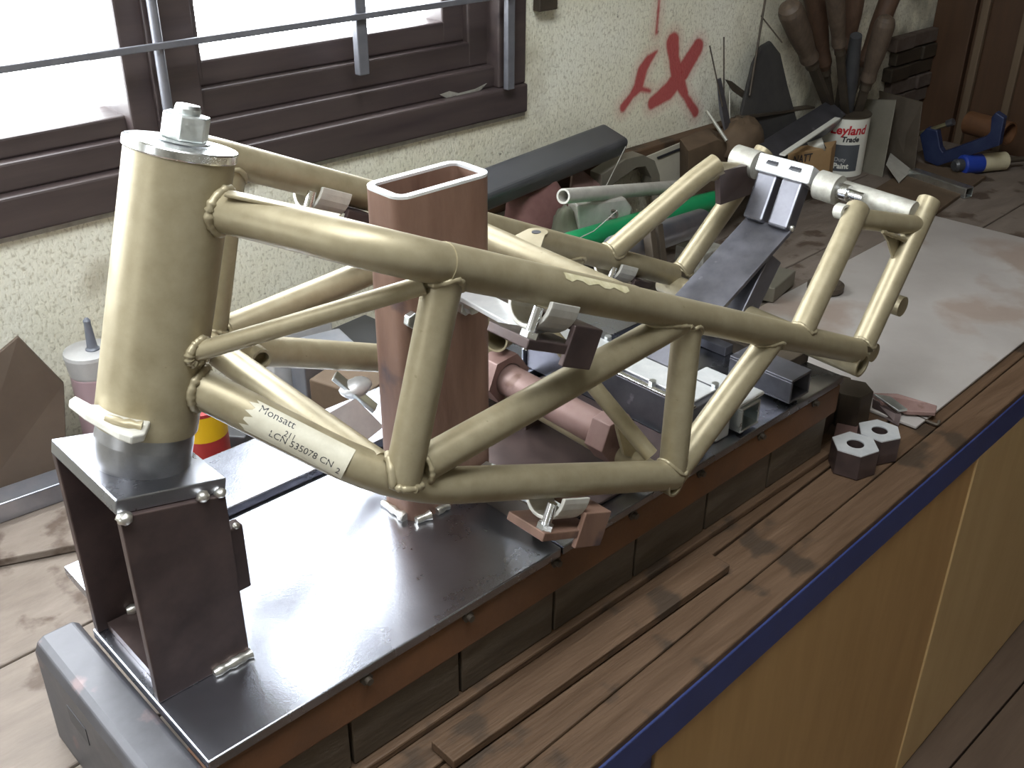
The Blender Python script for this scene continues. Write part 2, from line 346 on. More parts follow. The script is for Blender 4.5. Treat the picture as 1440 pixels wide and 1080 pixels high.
# end wall: dark boards and battens
XE = 2.56
b = MB(); b.box(XE + .03, XE + .12, -2.2, YW, ZF, 1.6)
endw = struct(obj('wall_end', b, DARKFE)); endw['label'] = 'dark brown boarded end wall'
yy = YW - .002
for i, wd in enumerate((.10, .12, .12, .13, .13, .13, .13, .13, .13, .3, .3, .3, .3)):
    b = MB(); b.box(XE + .008 * (i % 2), XE + .032, yy - wd + .004, yy, ZF, 1.58); obj('board', b, ENDWOOD, endw, .002); yy -= wd
for p in ((1383, 40), (1424, 120), (1500, 200)):
    q = at(*p, x=XE); b = MB(); b.box(XE - .014, XE, q.y - .009, q.y + .009, ZF, 1.58); obj('batten', b, ENDLITE, endw, .002)
# window
win = bpy.data.objects.new('window_1', None); C.objects.link(win); WO[win] = V(.3, YW, WZ0); win.location = WO[win] + V(0, 0, ZP); win['kind'] = 'structure'
win['label'] = 'dark stained timber window with security bars, glaring daylight behind'
def wbox(name, x0, x1, y0, y1, z0, z1, m=WINWOOD, bev=.003): b = MB(); b.box(x0, x1, y0, y1, z0, z1); return obj(name, b, m, win, bev)
# stepped lower rails
wbox('sill', WX0, WX1, YW - .012, YW + .10, WZ0, .205)
wbox('sill_step', WX0, WX1 - .02, YW + .006, YW + .10, .205, .238)
wbox('bottom_rail', .60, 1.135, YW + .022, YW + .085, .238, .276)
wbox('bottom_rail', .625, 1.095, YW + .034, YW + .075, .276, .309)
wbox('bottom_rail', WX0, .575, YW + .022, YW + .085, .238, .262)
wbox('mullion', .535, .632, YW + .004, YW + .10, .238, WZ1)
wbox('mullion_bead', .566, .578, YW - .004, YW + .006, .238, WZ1, bev=.002)
wbox('stile', 1.048, 1.092, YW + .0335, YW + .075, .276, WZ1 - .07)
wbox('stile', 1.088, 1.130, YW + .0215, YW + .085, .238, WZ1 - .05)
wbox('jamb', 1.126, WX1, YW - .0065, YW + .10, .205, WZ1)
wbox('stile', .630, .652, YW + .0335, YW + .075, .276, WZ1 - .07)
wbox('jamb', WX0, WX0 + .06, YW - .006, YW + .10, .205, WZ1)
wbox('head', WX0, WX1, YW - .006, YW + .10, WZ1 - .06, WZ1)
wbox('top_rail', WX0 + .05, .575, YW + .022, YW + .085, WZ1 - .10, WZ1 - .06); wbox('top_rail', .60, 1.125, YW + .022, YW + .085, WZ1 - .11, WZ1 - .06)
wbox('pane', WX0 + .05, .54, YW + .052, YW + .056, .25, WZ1 - .09, GLASS, 0); wbox('pane', .64, 1.06, YW + .052, YW + .056, .30, WZ1 - .09, GLASS, 0)
b = MB(); b.prism([at(px, py, y=YW + .0055) for px, py in ((618, 133), (632, 128), (645, 131), (668, 125), (684, 117), (676, 126), (652, 136), (640, 134), (628, 138))], V(0, -.0012, 0)); obj('paint_flake', b, CHALK, win)
wbox('caulk_line', WX0, WX1, YW - .006, YW, WZ0 - .007, WZ0, CHALK, .001)
b = MB(); pa = at(0, 106, y=YW - .03); pb = at(520, 15, y=YW - .03); zz = (pa.z + pb.z) / 2
b.bar(V(WX0, YW - .03, zz), V(1.13, YW - .03, zz), .005, .008); obj('security_bar', b, WINGREY, win, .001)
b = MB(); q = at(225, 80, y=YW - .022); b.tube([V(q.x, q.y, .185), V(q.x, q.y, .82)], .0062, 14); obj('security_rod', b, WINGREY, win)
b = MB(); q = at(507, 60, y=YW - .02); b.bar(V(q.x, q.y, at(509, 105, y=YW - .02).z), V(q.x, q.y, .82), .017, .012, (0, 1, 0)); obj('security_upright', b, WINGREY, win, .0015)
b = MB(); q = at(716, 110, y=YW - .02); b.bar(V(q.x, q.y, at(713, 126, y=YW - .02).z), V(q.x, q.y, .82), .015, .010, (0, 1, 0)); obj('security_upright', b, WINGREY, win, .0015)
# bracket at the window's corner, batten along the wall's foot
b = MB(); q = at(762, 2, y=YW); b.box(q.x - .02, q.x + .02, YW - .016, YW, q.z - .012, q.z + .05); tag(obj('wall_bracket', b, DARKFE, None, .002), 'small dark metal bracket on the wall right of the window', 'bracket')
b = MB(); b.box(.9, 1.78, YW - .028, YW, .012, .046); t = struct(obj('trim_1', b, BENCH, None, .003)); t['label'] = 'brown timber batten along the plaster wall'

# ------------------------------------------------------------------ the bench
ang = math.atan(.035)
def bp(u, w_, z):   # along the bench front, inward from its edge
    return V(0, .393, 0) + V(math.cos(ang), math.sin(ang), 0) * u + V(-math.sin(ang), math.cos(ang), 0) * w_ + V(0, 0, z)
def bbox(u0, u1, w0, w1, z0, z1):
    b = MB(); return b.hexa([bp(u0, w0, z0), bp(u1, w0, z0), bp(u1, w1, z0), bp(u0, w1, z0), bp(u0, w0, z1), bp(u1, w0, z1), bp(u1, w1, z1), bp(u0, w1, z1)])
bench = thing('workbench', 'long timber workbench with blue edge strip and plywood front', 'workbench', bp(1.0, .4, ZF))
wl = 0.0
for i, wd in enumerate((.035, .052, .058, .16, .16, .16, .20)):
    w1 = wl + wd
    b = bbox(-.5, 2.52, (wl + .0012 if i else -.007), w1 - .0012, ZB - .035, ZB - (.0015 if i == 1 else 0)); 
    if i == 6: b.v = [V(v.x, min(v.y, YW - .001), v.z) for v in b.v]
    obj('plank', b, BENCH if i < 3 else BENCHL, bench, .002); wl = w1
obj('edge_strip', bbox(-.5, 2.52, -.009, .002, ZB - .056, ZB - .009), BLUE, bench, .0015)
obj('rail', bbox(-.5, 2.52, .003, .04, ZB - .10, ZB - .036), BLUE, bench)
obj('leg', bbox(.36, .578, -.004, .05, ZF, ZB - .055), BLUE, bench, .003)
obj('leg', bbox(2.40, 2.48, .0, .05, ZF, ZB - .10), BLUE, bench, .003)
obj('front_panel', bbox(.580, 1.285, -.006, .006, ZF + .004, ZB - .053), PLY, bench, .001)
obj('front_panel', bbox(1.283, 2.03, -.009, .003, ZF + .004, ZB - .053), PLY2, bench, .001)
obj('front_panel', bbox(2.034, 2.52, -.006, .006, ZF + .004, ZB - .053), PLY, bench, .001)
b = MB(); b.hexa([*[bp(u, w_, ZF) for u, w_ in ((.5, .02), (2.5, .02), (2.5, .04), (.5, .04))], *[bp(u, w_, ZB - .1) for u, w_ in ((.5, .02), (2.5, .02), (2.5, .04), (.5, .04))]]); obj('carcass', b, DARKFE, bench)
# ------------------------------------------------------------------ the welding jig
jig = thing('welding_jig', 'steel welding jig with ground top plate, uprights and rusty side rail on the bench', 'welding jig', V(.62, .66, ZB))
b = MB(); b.prism([V(.2055, .525, 0), V(.5655, .525, 0), V(.5655, .770, 0), V(.31, .770, 0), V(.31, .714, 0), V(.2055, .714, 0)], V(0, 0, -.010)); obj('top_plate', b, STEEL, jig, .0012)
b = MB(); b.box(.568, 1.05, .525, .770, -.010, -.0005); obj('top_plate', b, STEEL, jig, .0012)
b = MB(); b.prism([V(.222, .757, 0), V(.222, .809, 0), V(.30, .809, 0), V(.30, .881, 0), V(1.05, .881, 0), V(1.05, .787, 0), V(.306, .787, 0), V(.306, .757, 0)], V(0, 0, -.010)); obj('top_plate', b, STEEL, jig, .001)
b = MB(); b.box(.33, 1.05, .762, .800, -.024, -.013); obj('slot_bar', b, GREY, jig)
b = MB(); b.box(.205, 1.052, .528, .560, -.052, -.013); obj('side_rail', b, RUSTO, jig, .002)
b = MB(); b.box(.205, 1.045, .545, .560, ZB, -.052); obj('web', b, DARKFE, jig)
for i in range(7):
    x = .213 + i * .119; b = MB(); b.box(x, x + .1155, .5345, .5455, ZB + .010, -.0535); obj('web_plate', b, BEAM, jig, .001)
b = MB(); b.box(.205, 1.052, .526, .560, ZB, ZB + .009); obj('bottom_flange', b, BENCH, jig, .002)
b = MB(); b.box(.36, 1.052, .840, .870, ZB, -.010); obj('side_rail', b, SCALE, jig, .002)
for i in range(7):
    x = .345 + i * .108; b = MB(); b.ngon(V(x, .530, -.015), V(0, -1, 0), .0060, .004); b.tube([V(x, .527, -.015), V(x, .5215, -.015)], .0032, 10); obj('bolt', b, DARKFE, jig)
# cross channel under the front end
b = MB(); prof = [(.166, -.119), (.166, -.020), (.169, -.012), (.175, -.008), (.200, -.008), (.2050, -.012), (.2050, -.119), (.198, -.119), (.198, -.018), (.174, -.018), (.174, -.119)]
b.prism([V(x, .528, z) for x, z in prof], V(0, .216, 0)); foot = obj('front_channel', b, mat('dirty_channel', (.050, .048, .052), .48, .5, (.11, .108, .118), 18, .8, rvar=.1, spots=((.15, .11, .11), 30, .62)), jig, .0015)
b = MB(); b.box(.1655, .1668, .655, .690, -.058, -.040); obj('slot', b, INK, foot)
# riser under the steering head
ris = obj('riser', MB().hexa([V(.207, .600, 0), V(.285, .600, 0), V(.285, .608, 0), V(.207, .608, 0), V(.207, .600, .173), V(.285, .600, .154), V(.285, .608, .154), V(.207, .608, .173)]), SCALE, jig, .001)
b = MB().hexa([V(.207, .705, 0), V(.285, .705, 0), V(.285, .713, 0), V(.207, .713, 0), V(.207, .705, .173), V(.285, .705, .154), V(.285, .713, .154), V(.207, .713, .173)]); obj('side_plate', b, SCALE, ris, .001)
b = MB().hexa([V(.206, .604, .1735), V(.287, .604, .1545), V(.287, .711, .1545), V(.206, .711, .1735), V(.2085, .604, .1845), V(.2895, .604, .1655), V(.2895, .711, .1655), V(.2085, .711, .1845)]); obj('cap_plate', b, STEEL, ris, .001)
b = MB().box(.279, .300, .610, .622, .055, .115); obj('stop_block', b, SCALE, ris, .0015)
b = MB().box(.215, .280, .610, .703, .0005, .008); obj('cross_plate', b, SCALE, ris)
for p, r in ((V(.2105, .601, .1705), .0058), (V(.268, .601, .161), .0052), (V(.282, .602, .157), .0045), (V(.295, .612, .115), .003)):
    b = MB().blob(p, r, r, r * .8, jit=.12); obj('weld_tack', b, WELD, ris)
b = MB().bead([V(.252, .598, .002), V(.285, .598, .002)], .0042); obj('weld', b, WELD, ris)
b = MB().bead([V(.232, .703, .010), V(.245, .700, .010)], .004); obj('weld', b, WELD, ris)
# rectangular hollow post
def rrect(cx, cy, hx, hy, r, n=5):
    o = []
    for sx, sy, a0 in ((1, 1, 0), (-1, 1, 90), (-1, -1, 180), (1, -1, 270)):
        for k in range(n + 1):
            a = math.radians(a0 + 90 * k / n); o.append((cx + sx * (hx - r) + r * math.cos(a), cy + sy * (hy - r) + r * math.sin(a)))
    return o
def hollow_post(cx, cy, hx, hy, r, t, z0, z1, close=True):
    o = rrect(cx, cy, hx, hy, r); i = rrect(cx, cy, hx - t, hy - t, max(r - t, .002)); n = len(o)
    q = [(k, (k + 1) % n, n + (k + 1) % n, n + k) for k in range(n)]; b = MB()
    b.add([V(x, y, z0) for x, y in o] + [V(x, y, z1) for x, y in o], q, True)
    b.add([V(x, y, z0) for x, y in i] + [V(x, y, z1) for x, y in i], [f[::-1] for f in q], True)
    if close: b.add([V(x, y, z1) for x, y in o] + [V(x, y, z1) for x, y in i], q)
    return b, o, i, q
PX, PY = .5405, .670
b, o_, i_, q_ = hollow_post(PX, PY, .0515, .0255, .013, .0065, 0, .318, False)
post = obj('post', b, RUST, jig)
b = MB(); b.add([V(x, y, .318) for x, y in o_] + [V(x, y, .3205) for x, y in o_], q_, True); b.add([V(x, y, .3205) for x, y in o_] + [V(x, y, .3205) for x, y in i_], q_)
b.add([V(x, y, .318) for x, y in i_] + [V(x, y, .3205) for x, y in i_], [f[::-1] for f in q_], True); obj('cut_rim', b, FACED, post)
for pts in ([V(.487, .655, .003), V(.487, .690, .003)], [V(.492, .645, .003), V(.507, .643, .003)], [V(.515, .643, .003), V(.530, .643, .003)]): obj('weld', MB().bead(pts, .0048, .4), WELD, post)
# head plug and clamp
rk = math.radians(16.8); AX = V(math.sin(rk), 0, math.cos(rk)); HB = V(.2475, YC, .163)
b = MB().lathe([(.0345, -.010), (.0350, .030), (.0335, .050)], HB, AX, 40); obj('head_plug', b, mat('dull_plug_steel', (.20, .20, .21), .35, .9, (.34, .33, .33), 30, .8, rvar=.08), jig)
H0 = HB + AX * .0405; H1 = HB + AX * .2375
# transverse box beam
bx = obj('box_beam', MB().box(.787, .845, .552, .800, 0, .046), GREY, jig, .0015)
obj('beam_lid', MB().box(.800, .838, .560, .790, .046, .0485), FACED, bx, .0008)
obj('beam_edge', MB().box(.786, .793, .552, .800, .046, .049), BRIGHT, bx, .0008)
for x in (.797, .842):
    for y in (.565, .615, .665, .72, .775): obj('bolt', MB().ngon(V(x, y, .046), V(0, 0, 1), .0045, .006), ZINC, bx)
# rear support: leaning post, brace plate and twin bars up to the shock mount
dl = V(.09, 0, .125)
sup = obj('rear_support', MB().obox(V(1.062, .697, .047), V(.014, 0, -.010), V(0, .030, 0), dl * .385), GREY, jig, .0015)
A0 = V(.865, .697, .000); A1 = V(1.118, .697, .126); dA = (A1 - A0).normalized(); nA = V(-dA.z, 0, dA.x)
obj('brace_plate', MB().obox((A0 + A1) / 2, dA * (A1 - A0).length / 2, V(0, .034, 0), nA * .003), GREY, sup, .001)
B1 = V(1.150, .704, .186); dB = (B1 - V(1.112, .697, .120)).normalized(); nB = V(-dB.z, 0, dB.x)
for s_ in (-1, 1):
    c0 = V(1.115, .697 + s_ * .0185, .126); c1 = V(1.148, .703 + s_ * .0185, .178)
    obj('upright_bar', MB().obox((c0 + c1) / 2, (c1 - c0) / 2, V(0, .0145, 0), nB * .012), GREY, sup, .003)
obj('head_block', MB().obox(V(1.156, .704, .187), dB * .012, V(0, .040, 0), nB * .013), FACED, sup, .0025)
for s_ in (-1, 1): obj('slot', MB().obox(V(1.1445, .704 + s_ * .017, .196), V(.0008, .0, .001), V(0, .008, 0), V(.002, 0, .001)), INK, sup)
for p in ((1.118, .664, .130), (1.118, .730, .130), (1.135, .735, .16)): obj('weld_tack', MB().blob(V(*p), .004, jit=.15), WELD, sup)
obj('base_pad', MB().box(.985, 1.045, .652, .738, .0, .012), GREY, sup, .001)
# small box stubs near the plate's rear edge
def stub(name, p, q, w_, h, t, m, par):
    p, q = Vector(p), Vector(q); a, c, d = basis(q - p); b = MB()
    for off, ww, hh in ((c * (h / 2 - t / 2), w_, t), (c * -(h / 2 - t / 2), w_, t), (a * (w_ / 2 - t / 2), t, h - 2 * t), (a * -(w_ / 2 - t / 2), t, h - 2 * t)):
        b.obox((p + q) / 2 + off, a * ww / 2, c * hh / 2, (q - p) / 2)
    return obj(name, b, m, par, .0008)
stub('box_stub', V(.955, .612, .020), V(.955, .527, .020), .040, .030, .003, GREY, jig)
s1 = stub('box_stub', V(.862, .600, .018), V(.862, .529, .018), .034, .030, .0025, ZINC, jig)
obj('saddle_plate', MB().box(.838, .890, .532, .612, .033, .0375), FACED, s1, .004)
obj('saddle_plate', MB().box(.815, .838, .538, .590, .0, .026), FACED, s1, .002)
for x, y in ((.832, .60), (.90, .60), (.98, .59)): obj('bolt', MB().ngon(V(x, y, 0), V(0, 0, 1), .007, .008).tube([V(x, y, .008), V(x, y, .016)], .004, 10), ZINC, jig)
obj('packing_strip', MB().bar(V(.565, .640, .030), V(.585, .540, .030), .030, .005), ZINC, jig, .001)
obj('packing_block', MB().box(.562, .590, .560, .625, 0, .0275), DARKFE, jig, .001)
# support block under the swing arm pivot
obj('pivot_block', MB().box(1.0, 1.05, .575, .70, 0, .016), DARKFE, jig, .001)

# ------------------------------------------------------------------ the motorcycle frame
frame = thing('motorcycle_frame', 'gold painted tubular trellis motorcycle frame held in the welding jig', 'motorcycle frame', V(.65, YC, .0))
def N(px, py, y): return at(px, py, y=y)
def far(P): return V(P.x, 2 * YC - P.y, P.z + .035 * 2 * (YC - P.y))
def tub(name, pts, r, wall=None, fil=None, mirror=False, m=GOLD, n=22):
    pts = [Vector(p) for p in pts]; out = []
    for k in range(2 if mirror else 1):
        P = pts if k == 0 else [far(p) for p in pts]
        out.append(obj(name, MB().tube(fillet(P, fil) if fil else P, r, n, wall), m, frame))
    return out
hd = obj('head_tube', MB().tube([H0, H1], .0365, 48, .004), GOLD, frame)
ra = at(290, 300, y=.640)
U = [V(.322, .640, .352), N(400, 317, .578), N(640, 375, .515), N(890, 428, .512), N(1100, 475, .513), N(1203, 493, .518)]
# straighten the rear run of the rail
def lerp(a, b_, t): return a + (b_ - a) * t
Ua, Ub = U[2], U[5]
rail = [V(.318, .645, .356), V(.336, .600, .354), lerp(Ua, Ub, -.09), lerp(Ua, Ub, .35), Ub]
tub('upper_rail', rail, .0150, fil=.06, mirror=True)
tub('upper_sleeve', [lerp(Ua, Ub, -.02), lerp(Ua, Ub, .315)], .0157)
Lr = [V(.284, .640, .236), N(560, 686, .516), N(945, 668, .511)]
tub('lower_rail', Lr, .0148, fil=.06, mirror=True)
E0 = Lr[2]
def rp(t): return lerp(Ua, Ub, t)
def near_x(px):   # point on the upper rail's axis over a picture column
    lo, hi = -.2, 1.1
    for _ in range(40):
        mid = (lo + hi) / 2; c_ = RC.transposed() @ (rp(mid) - CAM)
        if 720 + FPX * c_.x / -c_.z < px: lo = mid
        else: hi = mid
    return rp(lo)
R1 = near_x(628); R2 = near_x(968); R3 = near_x(1090); R4 = near_x(1122)
B1_ = N(566, 676, .518); D0 = N(592, 655, .5165)
tub('front_strut', [B1_, R1], .0140, mirror=True)
tub('diagonal_tube', [D0, R2], .0136, mirror=True)
tub('rear_strut', [E0, R2], .0138, mirror=True)
tub('lower_stay', [E0, R3], .0140, mirror=True)
T1 = N(1203, 302, .553); T2 = N(1303, 290, .536); P2 = N(1212, 488, .519)
tub('seat_stay', [R4, lerp(R4, T1, .86), T1 + V(.010, .004, .004)], .0135, fil=.012, mirror=True)
tub('seat_post_tube', [P2, T2 + (T2 - P2).normalized() * .008], .0138, mirror=True)
tub('seat_bridge', [T1 + V(-.002, .002, -.004), lerp(P2, T2, .86)], .0120, mirror=True)
tub('head_brace', [V(.282, .630, .258), R1 + V(-.018, .002, -.010)], .0068, mirror=True)
# cross members
tub('upper_cross_tube', [near_x(893), far(near_x(893))], .0130)
lc = N(548, 668, .520); tub('lower_cross_tube', [lerp(lc, far(lc), .045), lerp(lc, far(lc), .955)], .0125)
e1 = N(951, 684, .498); tub('mount_tube', [e1, far(e1)], .0115, wall=.0025)
e2 = N(1213, 514, .505); tub('pivot_tube', [e2, far(e2)], .0150, wall=.003)
X2 = N(1285, 298, .538); tub('shock_cross_tube', [X2, far(X2)], .0125, m=CHALK)
for dy0, dy1 in ((.632, .660), (.752, .788)):
    f0 = (dy0 - X2.y) / (far(X2).y - X2.y); f1 = (dy1 - X2.y) / (far(X2).y - X2.y)
    obj('shock_boss', MB().tube([lerp(X2, far(X2), f0) + V(-.014, 0, .003), lerp(X2, far(X2), f1) + V(-.014, 0, .003)], .0185, 28), CHALK, frame, .001)
q = lerp(X2, far(X2), .38) + V(-.014, 0, .003)
obj('shock_bolt', MB().tube([q, q + V(0, -.030, -.001)], .0062, 14).tube([q + V(0, .004, 0), q + V(0, -.010, 0)], .010, 14), BRIGHT, frame)
# brace from the lower mount up towards the cross tube
tub('inner_brace', [N(915, 640, .520), N(750, 440, .640)], .0078)
tub('mount_spigot', [N(697, 478, .745), N(775, 425, .800)], .0140, wall=.002)
obj('gusset', MB().prism([N(868, 600, .560), N(905, 613, .56), N(895, 645, .55), N(878, 640, .55)], V(0, .004, 0)), GOLD, frame)
# rear gusset plates and bosses on the seat tubes
g = [N(1242, 327, .541), N(1284, 341, .536), N(1263, 388, .531), N(1258, 378, .532), N(1256, 361, .534), N(1250, 341, .538)]
obj('gusset_plate', MB().prism(g, V(.001, .004, 0)), GOLD, frame, .0005)
obj('weld', MB().bead([N(1241, 326, .536), N(1284, 341, .530)], .0026), GOLD, frame)
obj('weld', MB().bead([N(1285, 341, .530), N(1262, 389, .525)], .0026), GOLD, frame)
for p, r in ((N(1262, 432, .530), .013), (N(1222, 497, .525), .012)):
    obj('mounting_lug', MB().tube([p + V(.006, -.004, 0), p + V(.006, .012, 0)], r, 20), GOLD, frame, .001)
obj('bush', MB().tube([N(1190, 299, .560), N(1178, 296, .572)], .009, 18, .003), CHALK, frame)
obj('wiring_clip', MB().prism([at(287, 432, y=.70), at(300, 440, y=.69), at(290, 447, y=.70), at(289, 444, y=.70), at(295, 440, y=.695), at(287, 435, y=.70)], V(.003, .008, 0)), ZINC, frame)
q = N(368, 506, .772); obj('far_boss', MB().tube([q, q + V(.004, .045, .002)], .0100, 20, .0025), GOLD, frame)
# dark plate and bracket joining the far seat tubes
ft1, ft2 = far(T1), far(T2)
obj('bridge_plate', MB().prism([ft1 + V(.006, -.012, -.004), ft2 + V(-.004, -.012, -.004), ft2 + V(-.012, -.012, -.044), ft1 + V(.016, -.012, -.050)], V(0, .008, 0)), SCALE, frame)
# tab with a hole on the upper cross tube
q = lerp(near_x(893), far(near_x(893)), .46) + V(.0, 0, .012)
tp = []
for k in range(9): a = math.radians(-90 + 180 * k / 8); tp.append(V(q.x + .022 + .011 * math.cos(a), q.y + .013 + .011 * math.sin(a), q.z + .003))
tp += [V(q.x - .002, q.y + .024, q.z), V(q.x - .002, q.y - .016, q.z)]
tab = obj('mounting_tab', MB().prism(tp, V(0, 0, -.003)), GOLD, frame); obj('hole', MB().tube([V(q.x + .022, q.y + .013, q.z + .0032), V(q.x + .022, q.y + .013, q.z + .0026)], .0045, 16), INK, tab)
# flat bracket strip on the near rail by the head, tape on the sleeve
def on_rail(t, up, out): return rp(t) + V(0, -out, up)
a_, b_2 = N(330, 281, .604), N(470, 303, .560)
obj('bracket_strip', MB().bar(N(318, 272, .612), N(478, 306, .552), .008, .0025), GOLD, frame, .0008)
# welds around tube joints
def ring_weld(c, axis, R, r=.0030):
    a, b3, d = basis(Vector(axis)); b = MB()
    pts = [c + (a * math.cos(2 * math.pi * k / 24) + b3 * math.sin(2 * math.pi * k / 24)) * R for k in range(25)]
    return obj('weld', b.bead(pts, r, .18), GOLD, frame)
def dirn(a, c): return (Vector(c) - Vector(a)).normalized()
def joint_weld(p0, p1, rs, a0, a1, rr, r=.0022):   # bead along the line where tube p0-p1 leaves tube a0-a1
    p0, p1, a0, a1 = map(Vector, (p0, p1, a0, a1)); a, b3, d = basis(p1 - p0); ax = (a1 - a0).normalized(); L = (p1 - p0).length; pts = []
    for k in range(33):
        o = (a * math.cos(2 * math.pi * k / 32) + b3 * math.sin(2 * math.pi * k / 32)) * rs; s = 0.0
        while s < L:
            q = p0 + o + d * s - a0
            if (q - ax * q.dot(ax)).length > rr: break
            s += .0004
        pts.append(p0 + o + d * s)
    return obj('weld', MB().bead(pts, r, .22), GOLD, frame)
bend = fillet(Lr, .06)[4]
for far_ in (False, True):
    J = (lambda P: far(Vector(P))) if far_ else (lambda P: Vector(P))
    joint_weld(J(B1_), J(R1), .0140, J(bend + V(-.05, 0, .028)), J(bend + V(.05, 0, -.026)), .0155, .0030)
    joint_weld(J(R1), J(B1_), .0140, J(Ua), J(Ub), .0152, .0026); joint_weld(J(D0), J(R2), .0136, J(bend), J(E0), .0155)
    joint_weld(J(R2), J(D0), .0136, J(Ua), J(Ub), .0152); joint_weld(J(R2), J(E0), .0138, J(Ua), J(Ub), .0152); joint_weld(J(R3), J(E0), .0140, J(Ua), J(Ub), .0152)
    joint_weld(J(E0), J(R2), .0138, J(Lr[1]), J(E0), .0150); joint_weld(J(R4), J(T1), .0135, J(Ua), J(Ub), .0152); joint_weld(J(P2), J(T2), .0138, J(Ua), J(Ub), .0152)
    joint_weld(J(rail[0]), J(rail[1]), .0150, H0, H1, .0366, .0036); joint_weld(J(Lr[0]), J(Lr[1]), .0148, H0, H1, .0366, .0036); joint_weld(J(V(.282, .630, .258)), J(R1 + V(-.018, .002, -.010)), .0072, H0, H1, .0366, .0036)
# steering stop lug at the foot of the head tube
def on_plane(px, py, P0, n): d = RC @ Vector((px - 720, -(py - 540), -FPX)); return CAM + d * ((P0 - CAM).dot(n) / d.dot(n))
SP = H0 + AX * .0165
obj('steering_stop', MB().prism([on_plane(px, py, SP, AX) for px, py in ((97, 562), (106, 556), (128, 568), (165, 570), (215, 585), (208, 600), (204, 610), (186, 614), (168, 608), (120, 580))], AX * -.006), ALU, frame, .0012)
obj('steering_stop', MB().prism([on_plane(px, py, SP, V(.25, 1, 0)) for px, py in ((168, 606), (186, 612), (181, 628), (172, 648), (169, 640), (174, 622))], V(.004, .008, 0)), ALU, frame, .0005)
obj('weld', MB().bead([on_plane(px, py, SP + AX * .001, AX) for px, py in ((150, 588), (172, 596), (200, 600))], .0036), GOLD, frame)
obj('chip', MB().lathe([(.0042, 0), (.0042, .0004)], H0 + AX * .060 + V(.012, -.0347, 0), V(.33, -.94, 0), 12), SCALE, hd)
# paper label on the lower rail, with its print
def wrap_tube(axis0, axis1, R, pts2, up):   # (s along, angle) -> point on the tube's skin
    d = (axis1 - axis0).normalized(); a = Vector(up); a = (a - d * a.dot(d)).normalized(); c = d.cross(a)
    return [axis0 + d * s + (a * math.cos(t) + c * math.sin(t)) * R for s, t in pts2]
LA, LB = Lr[0], Lr[1]; ld = (LB - LA).normalized()
toC = (CAM - lerp(LA, LB, .5)).normalized()
fl_ = [Lr[0], Lr[1]]
def lab_frame(px):
    best = min(range(len(fl_) - 1), key=lambda i: abs((lambda c_: 720 + FPX * c_.x / -c_.z)(RC.transposed() @ (fl_[i] - CAM)) - px)); return fl_[best]
def closest_on_path(px):
    for p_, q_2 in zip(fl_, fl_[1:]):
        xs = []
        for P in (p_, q_2): c_ = RC.transposed() @ (P - CAM); xs.append(720 + FPX * c_.x / -c_.z)
        if xs[0] <= px <= xs[1]: return lerp(p_, q_2, (px - xs[0]) / (xs[1] - xs[0]))
    return fl_[-1]
S0, S1 = closest_on_path(352), closest_on_path(490)
dS = (S1 - S0).normalized(); Ls = (S1 - S0).length
def on_lab(s, t, R): 
    a = V(0, 0, 1); a = (a - dS * a.dot(dS)).normalized(); c = dS.cross(a)
    if c.dot(toC) < 0: c = -c
    base = S0 + dS * s
    return base + (a * math.cos(t) + c * math.sin(t)) * R
vs, fs = [], []
for i in range(15):
    for k in range(13): vs.append(on_lab(Ls * i / 14 + (.004 * math.sin(k * 2.3) if i == 0 else 0), math.radians(8 + 102 * k / 12), .01505))
fs = [(i * 13 + k, i * 13 + k + 1, (i + 1) * 13 + k + 1, (i + 1) * 13 + k) for i in range(14) for k in range(12)]
lab = obj('paper_label', MB().add(vs, fs, True), STICK, frame)
def lab_text(txt, size, s0, t0):
    tv, tf = text_mesh(txt, size, 0, 0.0)
    obj('lettering', MB().add([on_lab(s0 + v.x, t0 - v.y / .0152, .0152) for v in tv], tf), INK, lab)
lab_text('LCN 535078 CN', .0072, Ls * .24, math.radians(86)); lab_text('Monsatt', .0085, Ls * .06, math.radians(38)); lab_text('211', .006, Ls * .36, math.radians(66)); lab_text('2', .007, Ls * .92, math.radians(96))
# yellowed tape remnant on the sleeve
def on_up(t, ang_, R): 
    d = (Ub - Ua).normalized(); a = V(0, 0, 1); a = (a - d * a.dot(d)).normalized(); c = d.cross(a)
    if c.dot(CAM - Ua) < 0: c = -c
    return rp(t) + (a * math.cos(ang_) + c * math.sin(ang_)) * R
vs = [on_up(.155 + .125 * i / 12, math.radians(28 + (22 + 6 * math.sin(i * 1.9)) * k / 5), .01600) for i in range(13) for k in range(6)]
obj('tape_remnant', MB().add(vs, [(i * 6 + k, i * 6 + k + 1, (i + 1) * 6 + k + 1, (i + 1) * 6 + k) for i in range(12) for k in range(5)], True), mat('yellowed_tape', (.55, .50, .34), .5, 0, (.40, .35, .20), 120, .6), frame)

# ------------------------------------------------------------------ clamping hardware on the frame
hc = thing('head_clamp', 'bright steel disc with hexagon nut clamping the top of the head tube', 'clamp', H1)
obj('disc', MB().lathe([(.0372, 0), (.0378, .001), (.0378, .0058), (.0372, .0068)], H1, AX, 56), BRIGHT, hc)
nb = H1 + AX * .0068 + V(.003, .002, 0)
obj('washer', MB().tube([nb, nb + AX * .0015], .0175, 32), ZINC, hc)
obj('nut', MB().ngon(nb + AX * .0015, AX, .0165, .017, rot=.35), ZINC, hc, .0014)
obj('threaded_rod', MB().lathe([(.0086, 0), (.0086, .022), (.0076, .0245)], nb, AX, 24), ZINC, hc)
